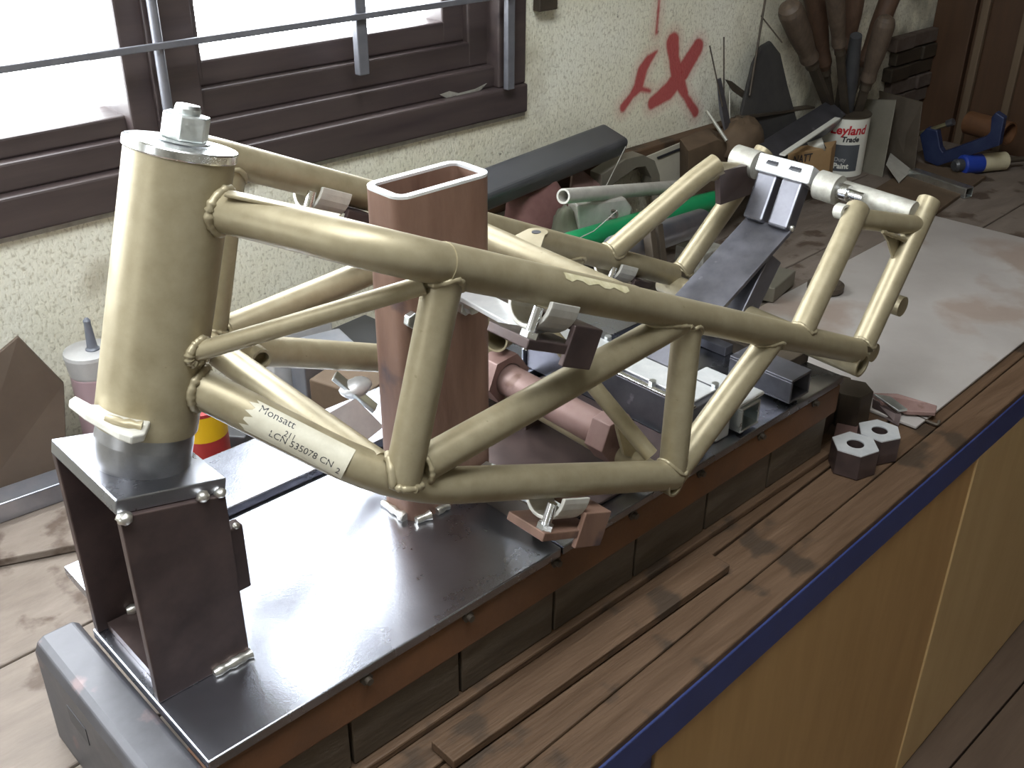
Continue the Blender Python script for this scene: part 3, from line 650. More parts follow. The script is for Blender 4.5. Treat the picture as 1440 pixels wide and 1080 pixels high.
# engine mandrel: round bar with hexagon bosses
mn = thing('engine_mandrel', 'oxide red round bar with hexagon ends lying across the jig', 'mandrel', V(.692, .655, .01))
obj('round_bar', MB().tube([V(.692, .575, .042), V(.692, .735, .046)], .0175, 30), PINKFE, mn)
obj('hexagon_end', MB().ngon(V(.692, .592, .0425), V(0, -1, .02), .0275, .024, rot=.1), PINKFE, mn, .001)
obj('hexagon_end', MB().ngon(V(.692, .755, .046), V(0, -1, .02), .0300, .026, rot=.1, hole=.019), PINKFE, mn, .001)
obj('cradle', MB().box(.680, .704, .690, .715, .004, .030), SCALE, mn)
tag(obj('shade_pad', MB().box(.605, .782, .545, .765, .0005, .004), SCALE, None, .001), 'brown pad added for the shade on the jig plate under the mandrel', 'steel pad')  # thin brown sheet stands in for shadow and reflection on the plate
# rail clamps
def rail_clamp(label, c, dirx, m1=SCALE, flip=1, sc=1.0):
    c = Vector(c); d = Vector(dirx).normalized(); side = V(0, -1, 0) * flip; up = side.cross(d) if side.cross(d).z > 0 else d.cross(side)
    t = thing('rail_clamp', label, 'clamp', c - up * .045)
    arc = [(.0225 * math.cos(math.radians(a)), .0225 * math.sin(math.radians(a)) - .006) for a in range(180, 361, 15)]; arc = [(-.0225, -.001)] + arc + [(.0225, -.001)]
    inn = [(x * .84, y * .84 - .001) for x, y in arc][::-1]
    obj('saddle', MB().prism([c - d * .016 * sc + side * x + up * y for x, y in arc + inn], d * .034 * sc), ALU, t, .0008)
    b = MB(); e = c + d * .036 * sc - up * .018
    b.obox(e, d * .018 * sc, side * .0235, up * .0025); b.obox(e - up * .016 + side * .021, d * .018 * sc, side * .0025, up * .0155); obj('angle', b, m1, t, .001)
    b = MB(); b.obox(c - up * .036 + d * .006, d * .034 * sc, side * .022, up * .004); obj('base_plate', b, m1, t, .001)
    for s_ in (-1,): 
        q = c - up * .030 - d * .020 * sc + side * .014
        obj('bolt', MB().ngon(q - up * .004, up, .0075, .007).tube([q, q + up * .022], .0042, 12), BRIGHT, t)
    return t
cu = near_x(768) + V(0, 0, -.007); dR = (Ub - Ua)
def far_x(px):
    lo, hi = -.3, 1.2
    for _ in range(40):
        mid = (lo + hi) / 2; c_ = RC.transposed() @ (far(rp(mid)) - CAM)
        if 720 + FPX * c_.x / -c_.z < px: lo = mid
        else: hi = mid
    return far(rp(lo))
rail_clamp('steel saddle clamp with angle iron under the near upper rail', cu, dR)
rail_clamp('dark saddle clamp with angle iron under the far upper rail, right of the post', far_x(868), dR)
ct = near_x(690)
rail_clamp('dark saddle clamp with angle iron under the far upper rail, left of the post', far_x(455), dR)
rail_clamp('saddle clamp with bolt and rusty angle under the near lower rail', N(786, 684, .513), Lr[2] - Lr[1], m1=RUST)
# flat arm from the post to the near clamp
a_ = N(655, 412, .640); c_ = N(757, 466, .520)
arm = thing('clamp_arm', 'bright flat steel arm reaching from the post to the near upper rail', 'bracket', c_)
obj('flat_bar', MB().bar(a_, c_, .024, .005), FACED, arm, .001)
obj('bolt', MB().ngon(a_ + V(0, -.004, -.010), V(0, -1, 0), .007, .008), ZINC, arm)
obj('pin', MB().tube([N(757, 455, .522), N(746, 472, .522), N(738, 492, .522)], .0022, 8), BRIGHT, arm)
# silver clip and strap on the far lower rail
tg = thing('toggle_clip', 'small bright cast clip fixed beside the post under the far lower rail', 'clip', N(505, 560, .78))
obj('body', MB().blob(N(500, 545, .78), .018, .013, .010, jit=.08), FACED, tg); obj('strap', MB().bar(N(470, 528, .79), N(528, 575, .76), .014, .005), ZINC, tg, .001)
obj('base', MB().prism([N(455, 585, .76), N(500, 560, .76), N(540, 600, .75), N(515, 620, .75)], V(0, .004, -.004)), FACED, tg)
# hex bolts on the post's near face
for (px, py) in ((576, 448), (650, 430)):
    p = at(px, py, y=.6445); obj('bolt', MB().ngon(p, V(0, -1, 0), .0075, .007, rot=.3), ZINC, post, .0008)
# bent grey bracket behind the mandrel
br = thing('folded_bracket', 'folded pale steel bracket standing behind the mandrel', 'bracket', V(.765, .815, 0))
obj('face', MB().prism([N(708, 455, .80), N(770, 440, .80), N(773, 510, .80), N(735, 535, .80), N(735, 485, .80)], V(.004, .006, 0)), BLUESTEEL, br, .001)
obj('flange', MB().prism([N(703, 432, .83), N(765, 420, .84), N(770, 442, .80), N(706, 456, .80)], V(0, .003, -.004)), BLUESTEEL, br, .001)

# ------------------------------------------------------------------ things on the bench: left of the jig
b = MB(); y0 = 1.10; b.prism([at(25, 474, y=1.16), at(90, 540, y=1.145), at(96, 700, y=1.10), at(-60, 745, y=1.10), at(-60, 545, y=1.15)], V(.002, .006, 0)); tag(obj('rusty_plate', b, mat('brown_plate', (.085, .06, .045), .6, .3, (.13, .095, .07), 14, .9), None, .001), 'dark brown rusty steel plate leaning against the wall', 'steel plate')
b = MB(); b.bar(V(.15, 1.098, ZB + .0235), V(.62, 1.062, ZB + .0235), .034, .024); tag(obj('steel_bar', b, BLUESTEEL, None, .0015), 'bluish grey steel bar lying on the bench behind the jig', 'steel bar')
b = MB(); b.prism([V(-.2, 1.19, ZB + .001), V(.40, .934, ZB + .001), V(.47, .934, ZB + .001), V(.47, 1.19, ZB + .001)], V(0, 0, .010)); tag(obj('bench_board', b, BENCHL, None, .002), 'greyed board lying aslant on the bench at left', 'board')
cp = at(131, 520, y=1.145)
bo = thing('glue_bottle', 'pink bottle with grey cap and slate nozzle behind the head tube', 'bottle', V(cp.x, cp.y, ZB + .012))
capz = cp.z
obj('body', MB().lathe([(.024, 0), (.027, .004), (.027, max(.03, capz - .004 - (ZB + .012))), (.0245, capz + .004 - (ZB + .012))], V(cp.x, cp.y, ZB + .012)), PINK, bo)
obj('cap', MB().lathe([(.0262, 0), (.0272, .003), (.0300, .026), (.0292, .030), (.006, .0315)], V(cp.x, cp.y, capz - .003), n=40), CAPG, bo)
obj('nozzle', MB().lathe([(.0082, 0), (.0082, .002), (.0062, .004), (.0040, .034), (.0043, .038), (.0022, .041)], V(cp.x + .003, cp.y - .004, capz + .0275)), NOZ, bo)
tc_ = at(284, 586, y=.985)
ti = thing('small_tin', 'small red tin with yellow label just behind the head tube', 'tin', V(tc_.x, tc_.y, ZB))
hz = tc_.z + .012 - ZB
obj('body', MB().lathe([(.026, 0), (.0265, .002), (.0265, hz * .72)], V(tc_.x, tc_.y, ZB)), REDT, ti); obj('label_band', MB().lathe([(.0266, hz * .72), (.0266, hz)], V(tc_.x, tc_.y, ZB)), YELL, ti)
obj('lid', MB().lathe([(.0268, hz), (.0268, hz + .004), (.024, hz + .005)], V(tc_.x, tc_.y, ZB)), REDT, ti)
# dim clutter seen between the tubes
def cbox(name, px, py, y, sx, sy, m, label, cat, rz=0.0, zt=None, bev=.002):
    p = at(px, py, y=y); z1 = p.z if zt is None else zt; R = Matrix.Rotation(rz, 3, 'Z'); h = (z1 - ZB) / 2
    return tag(obj(name, MB().obox(V(p.x, p.y, ZB + h), R @ V(sx / 2, 0, 0), R @ V(0, sy / 2, 0), V(0, 0, h)), m, None, bev), label, cat)
cbox('carton', 400, 450, 1.10, .10, .07, CAPG, 'pale grey carton against the wall behind the diagonal tube', 'box', .1)
cbox('blue_box', 452, 480, 1.02, .07, .05, BLUESTEEL, 'light blue metal box behind the far lower rail', 'box', -.2)
cbox('tool_case', 495, 478, 1.12, .14, .10, BLACK, 'black tool case on the bench behind the post', 'case', .1)
cbox('timber_block', 508, 520, .935, .10, .08, CARDB, 'brown timber block beside the post, under the far rail', 'block', .3)
b = MB(); b.bar(V(.545, .99, ZB + .016), V(.72, 1.06, ZB + .016), .034, .028); tag(obj('flat_bar', b, CHALK, None, .001), 'pale flat steel bar lying behind the far lower rail', 'steel bar')
b = MB(); b.bar(V(.50, 1.03, ZB + .020), V(.66, 1.16, ZB + .020), .05, .034); tag(obj('dark_bar', b, BLACK, None, .002), 'black square bar on the bench behind the pale flat bar', 'steel bar')

# ------------------------------------------------------------------ clutter along the wall
pA, pB = at(640, 283, y=1.10), at(862, 196, y=1.165)
b = MB(); a, c, d = basis(pB - pA, (0, -.35, 1)); pr = rrect(0, 0, .030, .0165, .009, 4)
b.prism([pA + a * u + c * v for u, v in pr], pB - pA); tag(obj('rubber_bumper', b, BLACK, None, .003), 'long black rubber bar leaning along the wall below the red marks', 'rubber bar')
def rag(name, px, py, y, r, m, label, cat, sq=(1, 1, 1)):
    p = at(px, py, y=y); return tag(obj(name, MB().blob(p, r * sq[0], r * sq[1], r * sq[2], 24, 16, .05), m), label, cat)
p = at(754, 296, y=1.13); b = MB(); b.blob(V(p.x, p.y, (p.z + .062 + ZB) / 2), .070, .045, (p.z + .062 - ZB) / 2, 30, 20, .0)
for v in b.v: v += V(.006 * math.sin(v.z * 70), 0, .007 * math.sin(v.x * 85 + v.y * 60) * (v.z - ZB) / .15)
tag(obj('maroon_rag', b, RAG), 'crumpled maroon rag under the black rubber bar', 'rag')
p = at(795, 316, y=1.075); b = MB().blob(V(p.x, p.y, (p.z + ZB) / 2 + .01), .030, .03, (p.z - ZB) / 2 + .02, 20, 14, .05); tag(obj('khaki_rag', b, GREENGREY), 'khaki rag tucked beside the maroon one', 'rag')
b = MB(); b.prism([at(803, 272, y=1.12), at(806, 243, y=1.16), at(815, 236, y=1.17), at(850, 264, y=1.14), at(856, 285, y=1.12), at(820, 310, y=1.09)], V(.003, .008, 0)); tag(obj('sheet_offcut', b, PINKFE, None, .001), 'pinkish grey sheet offcut standing by the silver pipe', 'offcut')
b = MB(); q0, q1 = at(792, 276, y=1.03), at(960, 262, y=1.13); b.tube([q0, q1], .0115, 24, .003); pi = tag(obj('silver_pipe', b, ALU), 'thin silver pipe with open end pointing left, over the clutter', 'pipe')
ca = thing('aluminium_casting', 'dull cast aluminium lug with bore below the silver pipe', 'casting', V(*at(850, 320, y=1.03)))
ca_p = at(852, 300, y=1.05)
obj('body', MB().prism([at(812, 288, y=1.05), at(880, 278, y=1.05), at(890, 292, y=1.05), at(886, 308, y=1.05), at(864, 312, y=1.05), at(852, 330, y=1.05), at(815, 335, y=1.05)], V(.008, .030, 0)), ALU, ca, .004)
obj('bore', MB().tube([at(862, 302, y=1.046), at(862, 302, y=1.052)], .0085, 20, .003), DARKFE, ca)
g0, g1 = at(690, 376, y=.985), at(1010, 280, y=1.08)
dg = (g1 - g0).normalized()
gb = thing('green_bottle', 'green plastic cylinder lying behind the far frame rail', 'bottle', V(*((g0 + g1) / 2)) - V(0, 0, .024))
obj('body', MB().lathe([(.011, 0), (.016, .006), (.0175, .02), (.0175, (g1 - g0).length - .02), (.013, (g1 - g0).length)], g0, dg, 32), GREEN, gb)
obj('cap', MB().lathe([(.012, -.015), (.013, -.013), (.013, .002)], g0, dg), GREEN, gb)
# arched grey bracket
pc = [at(px, py, y=1.14) for px, py in ((846, 262), (846, 246), (880, 224), (905, 218), (921, 226), (928, 246), (930, 275), (918, 275), (916, 250), (908, 234), (895, 236), (872, 252), (860, 262))]
tag(obj('arched_bracket', MB().prism(pc, V(.004, .030, 0)), SHEET, None, .001), 'grey arched steel bracket standing under the wall batten', 'bracket')
pc = [at(px, py, y=1.19) for px, py in ((905, 222), (968, 196), (972, 272), (920, 292))]
cpn = obj('cream_panel', MB().prism(pc, V(.001, .006, 0)), CREAM, None, .001); tag(cpn, 'cream painted panel with a slot, under the wall batten', 'panel')
obj('slot', MB().prism([at(px, py, y=1.188) for px, py in ((924, 221), (964, 205), (964, 208), (926, 224))], V(0, .001, 0)), INK, cpn)
pc = [at(px, py, y=1.13) for px, py in ((968, 212), (1010, 196), (1052, 214), (1040, 262), (968, 275))]
tag(obj('cardboard_box', MB().prism(pc, V(.05, .06, 0)), CARDB, None, .001), 'brown cardboard box with worn top at the wall, left of the grey bar', 'box')
# grey angle bar running to the can
q0, q1 = at(1010, 262, y=1.06), at(1172, 158, y=1.16)
b = MB(); a, c, d = basis(q1 - q0, (0, -.6, 1)); b.obox((q0 + q1) / 2 + c * .012, a * .024, c * .003, (q1 - q0) / 2); b.obox((q0 + q1) / 2 - a * .022 - c * .006, a * .003, c * .018, (q1 - q0) / 2) if a.dot(V(0, 1, 0)) > 0 else b.obox((q0 + q1) / 2 + a * .022 - c * .006, a * .003, c * .018, (q1 - q0) / 2)
tag(obj('angle_bar', b, GREY, None, .001), 'long grey angle bar resting up towards the paint can', 'angle bar')
# box with handwriting
bc = at(1140, 245, y=1.06)
pts = [at(1108, 217, y=1.075), at(1170, 207, y=1.06), at(1164, 246, y=1.055), at(1108, 240, y=1.07)]
wb = obj('open_carton', MB().prism([pts[0], pts[1], at(1163, 262, y=1.055), at(1106, 262, y=1.07)], V(.05, .02, 0)), CARD, None, .001); tag(wb, 'light cardboard carton with scribbled letters beside the paint can', 'box')
tv, tf = text_mesh('NATT', .022, .1, .0004); e1_ = (pts[1] - pts[0]).normalized(); n_ = e1_.cross(V(0, 0, 1)).normalized(); n_ = n_ if n_.dot(CAM - pts[0]) > 0 else -n_
p0 = pts[0].lerp(pts[3], .62) + e1_ * .012 + n_ * .001
obj('lettering', MB().add([p0 + e1_ * v.x + V(0, 0, v.y) for v in tv], tf), INK, wb)
sp = at(1150, 208, y=1.10); tg2 = thing('pipe_fitting', 'pale pipe fitting with dark bore in the open carton', 'fitting', sp)
obj('body', MB().tube([at(1138, 210, y=1.09), at(1158, 203, y=1.07)], .014, 20, .004), CHALK, tg2); obj('bore', MB().tube([at(1157, 203, y=1.07), at(1159, 202, y=1.068)], .010, 16), INK, tg2)
b = MB(); b.bar(at(1100, 218, y=1.04), at(1178, 166, y=1.10), .012, .003); tag(obj('white_strip', b, WHITE, None, .0005), 'thin white strip leaning against the paint can', 'strip')

# paint can with its lettering
cb = at(1186, 246, z=ZB); cx, cy = cb.x + .018, cb.y + .026; CR = .0515; CH = .128
can = thing('paint_can', 'white and grey printed paint can full of old files', 'paint can', V(cx, cy, ZB))
obj('body', MB().tube([V(cx, cy, ZB + .001), V(cx, cy, ZB + CH)], CR, 48, .0015), WHITE, can)
obj('rim', MB().lathe([(CR - .003, CH - .002), (CR + .0015, CH), (CR + .0015, CH + .003), (CR - .003, CH + .003)], V(cx, cy, ZB), n=48), SHEETD, can)
obj('base', MB().lathe([(CR - .002, .0005), (CR - .002, .003)], V(cx, cy, ZB), n=48), SHEETD, can)
th0 = math.atan2(-cy, -cx)    # side that faces the camera
def can_pt(s, z, R): a = th0 + s / R; return V(cx + R * math.cos(a), cy + R * math.sin(a), ZB + z)
def can_patch(name, s0, s1, z0, z1, m, R):
    n = 24; vs = [can_pt(lerp(s0, s1, i / n), z, R) for i in range(n + 1) for z in (z0, z1)]
    return obj(name, MB().add(vs, [(2 * i, 2 * i + 2, 2 * i + 3, 2 * i + 1) for i in range(n)], True), m, can)
can_patch('grey_field', -.085, .042, .014, .072, GREYP, CR + .0003)
def can_text(txt, size, s0, z0, m, shear=.15, bold=.0006):
    tv, tf = text_mesh(txt, size, shear, bold); obj('lettering', MB().add([can_pt(s0 + v.x, z0 + v.y, CR + .0007) for v in tv], tf), m, can)
can_text('Leyland', .0265, -.029, .095, REDP, bold=.0008); can_text('Trade', .0160, -.002, .079, INK)
can_text('Heavy Duty', .0125, -.046, .036, CAPG, 0, .0002); can_text('Floor Paint', .0165, -.052, .0205, WHITE, 0, .0006)
# files and handles standing in and behind the can
def through_rim(p_top, rim):   # a tool leaning in the can: from its top past a point inside the rim
    p_top = Vector(p_top); q = rim + (rim - p_top).normalized() * .085; e = V(q.x - cx, q.y - cy, 0)
    if e.length > CR * .82: e = e.normalized() * CR * .82
    return V(cx + e.x, cy + e.y, q.z)
def file_tool(label, p_top, p_bot, r, m, name='file_handle', L=.11, blade=True, col=None):
    p_top, p_bot = Vector(p_top), Vector(p_bot); d = (p_bot - p_top).normalized()
    t = thing(name, label, 'file', p_bot, 'files standing in and by the paint can')
    obj('handle', MB().lathe([(r * .05, 0), (r * .5, .0025), (r * .82, .008), (r * .97, .018), (r, .028), (r * .92, L * .55), (r * .72, L * .8), (r * .80, L * .93), (r * .55, L)], p_top, d, 18), m, t)
    obj('ferrule', MB().tube([p_top + d * (L - .002), p_top + d * (L + .012)], r * .58, 14), SHEETD, t)
    if blade: obj('blade', MB().bar(p_top + d * (L + .01), p_bot, r * .85, r * .4), DARKFE, t)
    return t
bot = lambda dx, dy: V(cx + dx, cy + dy, ZB + .006)
tops = [((1248, 22), 1.085, .0215, WOODH, 'pale worn file handle leaning right in the paint can', (.026, -.012), .155),
        ((1266, -40), 1.125, .0215, WOODHR, 'red brown file handle rising behind the pale one', (.030, .018), .20),
        ((1108, 6), 1.165, .0250, WOODH, 'thick grey brown file handle leaning far left of the can', (-.030, .018), .17),
        ((1140, -40), 1.180, .0215, WOODHR, 'dark red file handle leaning left, second from the left', (-.012, .032), .23),
        ((1172, -30), 1.115, .0190, WOODH, 'brown file handle standing upright in the middle of the can', (-.012, -.004), .17),
        ((1210, -50), 1.150, .0205, WOODHR, 'brown handle with black shank just left of the pale file', (.014, .034), .18)]
for (tpx, y_, r, m, lab_, off, L_) in tops: file_tool(lab_, at(*tpx, y=y_), through_rim(at(*tpx, y=y_), bot(*off) + V(0, 0, CH - .006)), r, m, L=L_)
b = MB(); q = at(1204, 50, y=1.12); e_ = through_rim(q, bot(.006, .006) + V(0, 0, CH)); b.tube([q, q.lerp(e_, .35), e_], [.012, .0165, .015], 16); tag(obj('black_rod', b, BLACK), 'thick black rod standing in the paint can', 'rod')
# added dark sheet for shade and dark things, wires and strips at the wall
b = MB(); lp = [(1058, 92), (1070, 66), (1084, 58), (1098, 76), (1108, 120), (1122, 172), (1108, 205), (1060, 215), (1036, 205), (1044, 150)]
b.prism([at(px, py, y=1.195 - .0004 * max(0, py - 60)) for px, py in lp], V(.01, .012, 0)); tag(obj('dark_silhouette', b, mat('shade_dark', (.020, .019, .020), .85, 0, (.05, .046, .042), 14, .9, bump=.6, bscale=25), None, .004), 'added dark apron hanging at the wall left of the files', 'silhouette')
for i, (a_, c2, r) in enumerate((((998, 64), (1016, 150), .0014), ((1018, 52), (1018, 185), .0014), ((1026, 108), (1026, 185), .0016), ((1076, 0), (1054, 135), .0022), ((1070, 22), (1100, 60), .0014))):
    b = MB(); b.tube([at(*a_, y=1.20), at(*c2, y=1.16)], r, 8)
    tag(obj('wire', b, DARKFE if i != 2 else CHALK), ['thin dark wire leaning left at the wall beside the red mark', 'upright thin wire at the wall right of the red mark', 'short pale wire between the upright wires', 'long black rod leaning on the wall left of the apron', 'thin wire crossing the long black rod'][i], 'wire')
b = MB(); b.prism([at(1008, 112, y=1.18), at(1014, 110, y=1.18), at(1028, 175, y=1.15), at(1034, 215, y=1.13), at(1026, 215, y=1.13), at(1012, 160, y=1.16)], V(.003, .003, 0)); tag(obj('steel_strip', b, GREY), 'dark curved steel strip standing at the wall by the wires', 'strip')
b = MB(); b.prism([at(1020, 112, y=1.19), at(1030, 115, y=1.19), at(1065, 142, y=1.17), at(1058, 148, y=1.17), at(1030, 128, y=1.18)], V(.003, .004, 0)); tag(obj('steel_hook', b, DARKFE), 'dark bent steel hook leaning over the wires', 'hook')
b = MB(); b.tube([at(994, 156, y=1.17), at(1022, 198, y=1.12)], .0035, 8); tag(obj('thin_rod', b, CHALK), 'short pale rod leaning at the end of the batten', 'rod')
b = MB(); b.bar(at(1040, 165, y=1.15), at(1140, 150, y=1.17), .02, .004); tag(obj('dark_batten', b, DARKFE), 'dark flat stick lying across the clutter left of the can', 'stick')
p = at(1042, 178, y=1.14); b = MB().blob(V(p.x, p.y, p.z - .03), .06, .04, .045, 20, 12, .12); tag(obj('leather_piece', b, CARDB), 'brown crumpled leather at the wall behind the grey bar', 'leather')
# loose fibre and wire hanging in front of the arched bracket
b = MB(); b.tube([at(880, 206, y=1.12), at(852, 262, y=1.10), at(840, 292, y=1.05)], .0007, 6); tag(obj('loose_wire', b, ALU), 'fine pale wire hanging from the black rubber bar', 'wire')
b = MB(); b.tube([at(868, 296, y=1.0), at(835, 325, y=.98), at(808, 338, y=.97)], .0007, 6); tag(obj('loose_wire', b, ALU), 'fine pale wire lying over the green bottle', 'wire')
# grey pipe behind the far rails
q0, q1 = at(865, 352, y=.93), at(985, 312, y=1.0); b = MB(); b.tube([q0, q1], .022, 26, .004); tag(obj('grey_pipe', b, BLUESTEEL), 'thick grey steel pipe lying behind the far upper rail', 'pipe')
b = MB(); q = at(917, 365, y=.90); b.bar(at(912, 318, y=.92), at(918, 372, y=.90), .016, .012, (1, 0, 0)); b.bar(at(925, 315, y=.92), at(932, 375, y=.90), .010, .012, (1, 0, 0)); tag(obj('channel_offcut', b, SHEETD, None, .001), 'brown channel offcut standing in front of the grey pipe', 'offcut')
p = at(985, 345, y=1.0); b = MB().box(p.x - .03, p.x + .03, p.y - .03, p.y + .03, ZB, p.z); tag(obj('scrap_block', b, CHALK, None, .002), 'pale scrap block behind the far seat tube', 'block')

# ------------------------------------------------------------------ right end of the bench
b = MB(); b.prism([at(1212, 140, x=2.19), at(1260, 141, x=2.19), at(1238, 262, x=2.12), at(1200, 262, x=2.12)], V(.003, 0, .001)); tag(obj('sheet_metal', b, SHEET, None, .0005), 'dull grey sheet metal standing right beside the paint can', 'sheet metal')
b = MB(); b.prism([at(1236, 128, x=2.25), at(1297, 144, x=2.25), at(1284, 255, x=2.20), at(1240, 255, x=2.20)], V(.003, 0, .001)); tag(obj('sheet_metal', b, SHEETD, None, .0005), 'brown sheet metal standing behind the grey sheet', 'sheet metal')
b = MB(); b.prism([at(1252, 216, z=ZB + .03), at(1282, 240, z=ZB + .012), at(1264, 258, z=ZB + .010), at(1246, 232, z=ZB + .026)], V(0, 0, .002)); tag(obj('tin_offcut', b, ALU, None, .0003), 'small pale tin offcut at the foot of the brown sheet', 'offcut')
q0, q1 = at(1282, 244, z=ZB + .012), at(1363, 271, z=ZB + .012); stb = stub('box_tube', q0, q1, .024, .022, .002, ZINC, None); tag(stb, 'grey square box tube lying by the blue clamp', 'box tube')
# g clamp
gc = thing('g_clamp', 'blue G clamp with brass coloured screw on the bench end', 'clamp', at(1330, 226, x=2.25))
gx = 2.28
pts = [at(px, py, x=gx) for px, py in ((1400, 158), (1412, 166), (1405, 205), (1318, 234), (1300, 226), (1293, 190), (1303, 180), (1318, 184), (1322, 208), (1326, 214), (1386, 192), (1392, 186), (1394, 165))]
obj('frame', MB().prism(pts, V(.016, 0, .002)), CLAMPB, gc, .002)
obj('screw', MB().tube([at(1287, 190, x=gx + .008), at(1336, 173, x=gx + .008)], .0048, 12), mat('brassy_screw', (.40, .36, .22), .35, .8), gc)
obj('swivel_pad', MB().tube([at(1332, 174, x=gx + .008), at(1341, 171, x=gx + .008)], .008, 14), GREY, gc)
# hole saw
hs = thing('hole_saw', 'hole cutter with bright blue band and ivory cup on the bench end', 'hole cutter', at(1380, 245, z=ZB))
q0, q1 = at(1352, 232, z=ZB + .022), at(1412, 226, z=ZB + .022); dh = (q1 - q0).normalized(); Lh = (q1 - q0).length
obj('blue_band', MB().lathe([(.018, 0), (.0215, .003), (.0215, Lh * .42), (.019, Lh * .45)], q0, dh, 28), DRILLB, hs)
obj('cup', MB().tube([q0 + dh * Lh * .44, q0 + dh * Lh], .020, 28, .003), DRILLC, hs)
obj('shank', MB().tube([q0 + dh * Lh * .5, q0 + dh * (Lh + .05)], .006, 14), SHEETD, hs); obj('boss', MB().lathe([(.010, -.02), (.014, -.015), (.014, .001)], q0, dh), BLACK, hs)
q0, q1 = at(1362, 172, x=2.42), at(1420, 188, x=2.40); b = MB(); b.tube([q0, q1], .026, 24, .004); tag(obj('rusty_pipe', b, RUSTO), 'short rusty pipe lying at the foot of the end wall', 'pipe')
b = MB(); b.box(2.30, 2.52, .60, .75, ZB, ZB + .10); tag(obj('dark_toolbox', b, DARKFE, None, .004), 'near black box at the right edge against the end wall', 'box')
b = MB(); b.obox(at(1300, 265, z=ZB + .004), V(.16, .02, 0), V(-.008, .075, 0), V(0, 0, .004)); tag(obj('brown_board', b, CARDB, None, .001), 'thin brown board lying under the box tube', 'board')
zb0, zb1 = at(1290, 146, y=YW - .03).z, at(1290, 48, y=YW - .03).z; xb0 = at(1258, 100, y=YW - .03).x
for i in range(5):
    h_ = (zb1 - zb0) / 5; off = .05 * (i % 2)
    for x0_, x1_ in ((xb0 + off * .4, xb0 + .085 + off), (xb0 + .088 + off, XE - .002)):
        obj('brick', MB().box(x0_, x1_, YW - .026 + .005 * ((i + (x0_ > xb0 + .05)) % 2), YW, zb0 + i * h_ + .0015, zb0 + (i + 1) * h_ - .0015), DARKFE if i in (2, 3) else BRICK, wall, .003)
# worn grey sheet covering the bench
b = MB(); b.prism([V(1.196, .486, ZB + .0005), V(1.99, .513, ZB + .0005), V(1.97, .862, ZB + .0005), V(1.17, .838, ZB + .0005)], V(0, 0, .004)); tag(obj('worn_sheet', b, MAT_, None, .001), 'worn grey sheet covering the bench beyond the frame', 'sheet')
ZS = ZB + .0048
p = at(1160, 408, z=ZS); b = MB(); b.lathe([(.026, 0), (.030, .003), (.030, .012), (.024, .016), (.010, .018)], V(p.x, p.y, ZS)); tag(obj('wheel_disc', b, SHEETD), 'round brown disc on the worn sheet behind the seat tube', 'disc')
b = MB(); p = at(1085, 410, z=ZS); b.obox(p + V(0, 0, .014), V(.045, .01, 0), V(-.006, .02, 0), V(0, 0, .013)); tag(obj('small_block', b, SHEET, None, .002), 'small grey brown block on the worn sheet by the support post', 'block')
p = at(1155, 470, z=ZB); b = MB(); b.obox(V(1.13, .60, ZB + .022), V(.05, .012, 0), V(-.006, .03, 0), V(0, 0, .021)); tag(obj('oxide_block', b, SHEETD, None, .002), 'brown block on the bench just beyond the jig end', 'block')
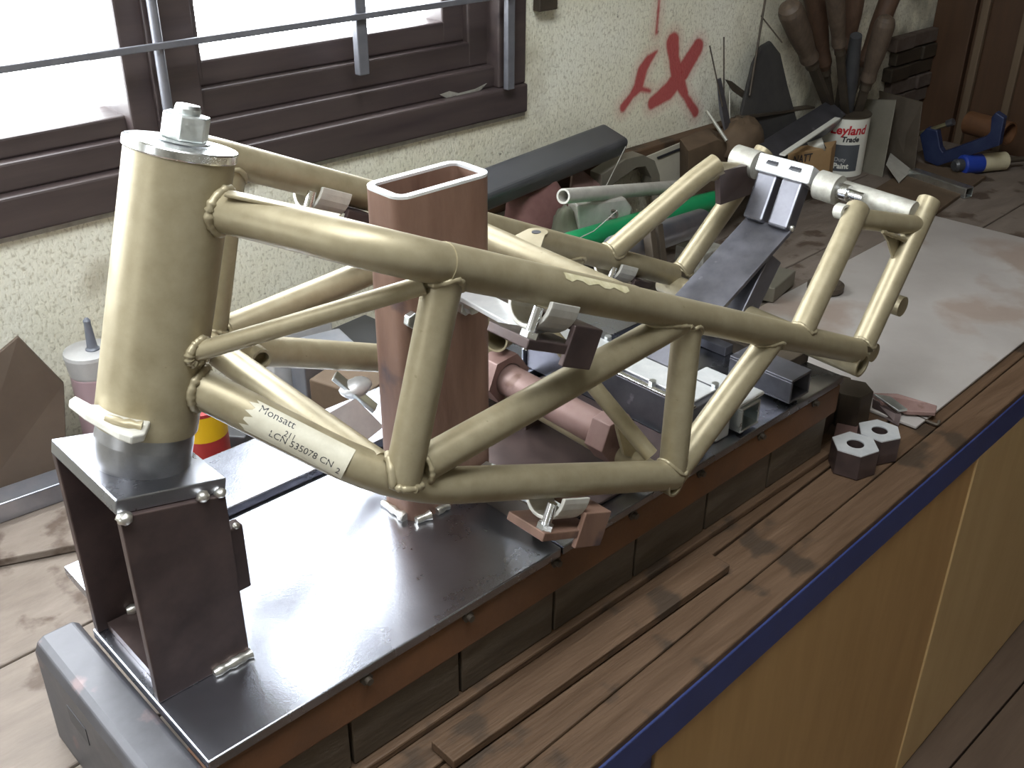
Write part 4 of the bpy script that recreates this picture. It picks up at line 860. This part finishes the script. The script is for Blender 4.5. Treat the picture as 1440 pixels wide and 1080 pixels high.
# hexagon blocks
def hexblock(c, r, h, rot, label, z0=ZB):
    t = thing('hexagon_block', label, 'hexagon block', V(c.x, c.y, z0), 'bored hexagon blocks on the bench')
    obj('body', MB().ngon(V(c.x, c.y, z0), V(0, 0, 1), r, h - .0015, rot=rot, hole=r * .36), SCALE, t, .0008)
    obj('machined_face', MB().ngon(V(c.x, c.y, z0 + h - .0015), V(0, 0, 1), r * .985, .0015, rot=rot, hole=r * .36), FACED, t)
    return t
hz_ = .034
p = at(1203, 624, z=ZB + hz_); hexblock(p, .0290, hz_, .25, 'bored hexagon steel block nearest the blue edge, left of the pair')
p = at(1237, 605, z=ZB + hz_); hexblock(p, .0275, hz_, .10, 'bored hexagon steel block behind and right of the other')
b = MB(); p = at(1200, 545, z=ZB + .05); b.ngon(V(p.x, p.y, ZB), V(0, 0, 1), .026, .05, rot=.4); tag(obj('steel_block', b, DARKFE, None, .001), 'dark six sided steel block below the pivot tube end', 'block')
b = MB(); b.prism([at(1183, 572, z=ZB), at(1222, 574, z=ZB), at(1212, 648, z=ZB), at(1166, 640, z=ZB)], V(0, 0, .006)); tag(obj('flat_offcut', b, PINKFE, None, .001), 'brownish flat steel offcut under the hexagon blocks', 'offcut')
sc_ = thing('scrap_bracket', 'pinkish flame cut scrap bracket lying at the corner of the worn sheet', 'scrap', at(1280, 580, z=ZB))
obj('blade', MB().prism([at(1226, 552, z=ZB + .020), at(1262, 553, z=ZB + .022), at(1318, 570, z=ZB + .016), at(1316, 580, z=ZB + .014), at(1276, 578, z=ZB + .014), at(1240, 565, z=ZB + .018)], V(0, 0, -.006)), PINKFE, sc_, .001)
obj('lip', MB().prism([at(1228, 556, z=ZB + .021), at(1252, 560, z=ZB + .020), at(1276, 578, z=ZB + .014), at(1262, 580, z=ZB + .013)], V(0, 0, .003)), ZINC, sc_, .0006)
obj('leg', MB().prism([at(1230, 562, z=ZB + .016), at(1268, 582, z=ZB + .012), at(1264, 600, z=ZB), at(1228, 580, z=ZB)], V(.002, .004, 0)), SCALE, sc_, .0006)
b = MB(); b.tube(fillet([at(1282, 582, z=ZB + .003), at(1308, 594, z=ZB + .003), at(1319, 598, z=ZB + .003), at(1321, 592, z=ZB + .006)], .005), .0022, 8); tag(obj('wire_hook', b, DARKFE), 'dark wire hook on the bench by the scrap bracket', 'hook')
# flat strip lying in front of the jig
b = MB(); q0, q1 = at(622, 1062, z=ZB + .006), at(1010, 790, z=ZB + .006); b.bar(q0, q1, .030, .010); tag(obj('timber_strip', b, BENCH, None, .001), 'brown timber strip lying along the foot of the jig', 'strip')
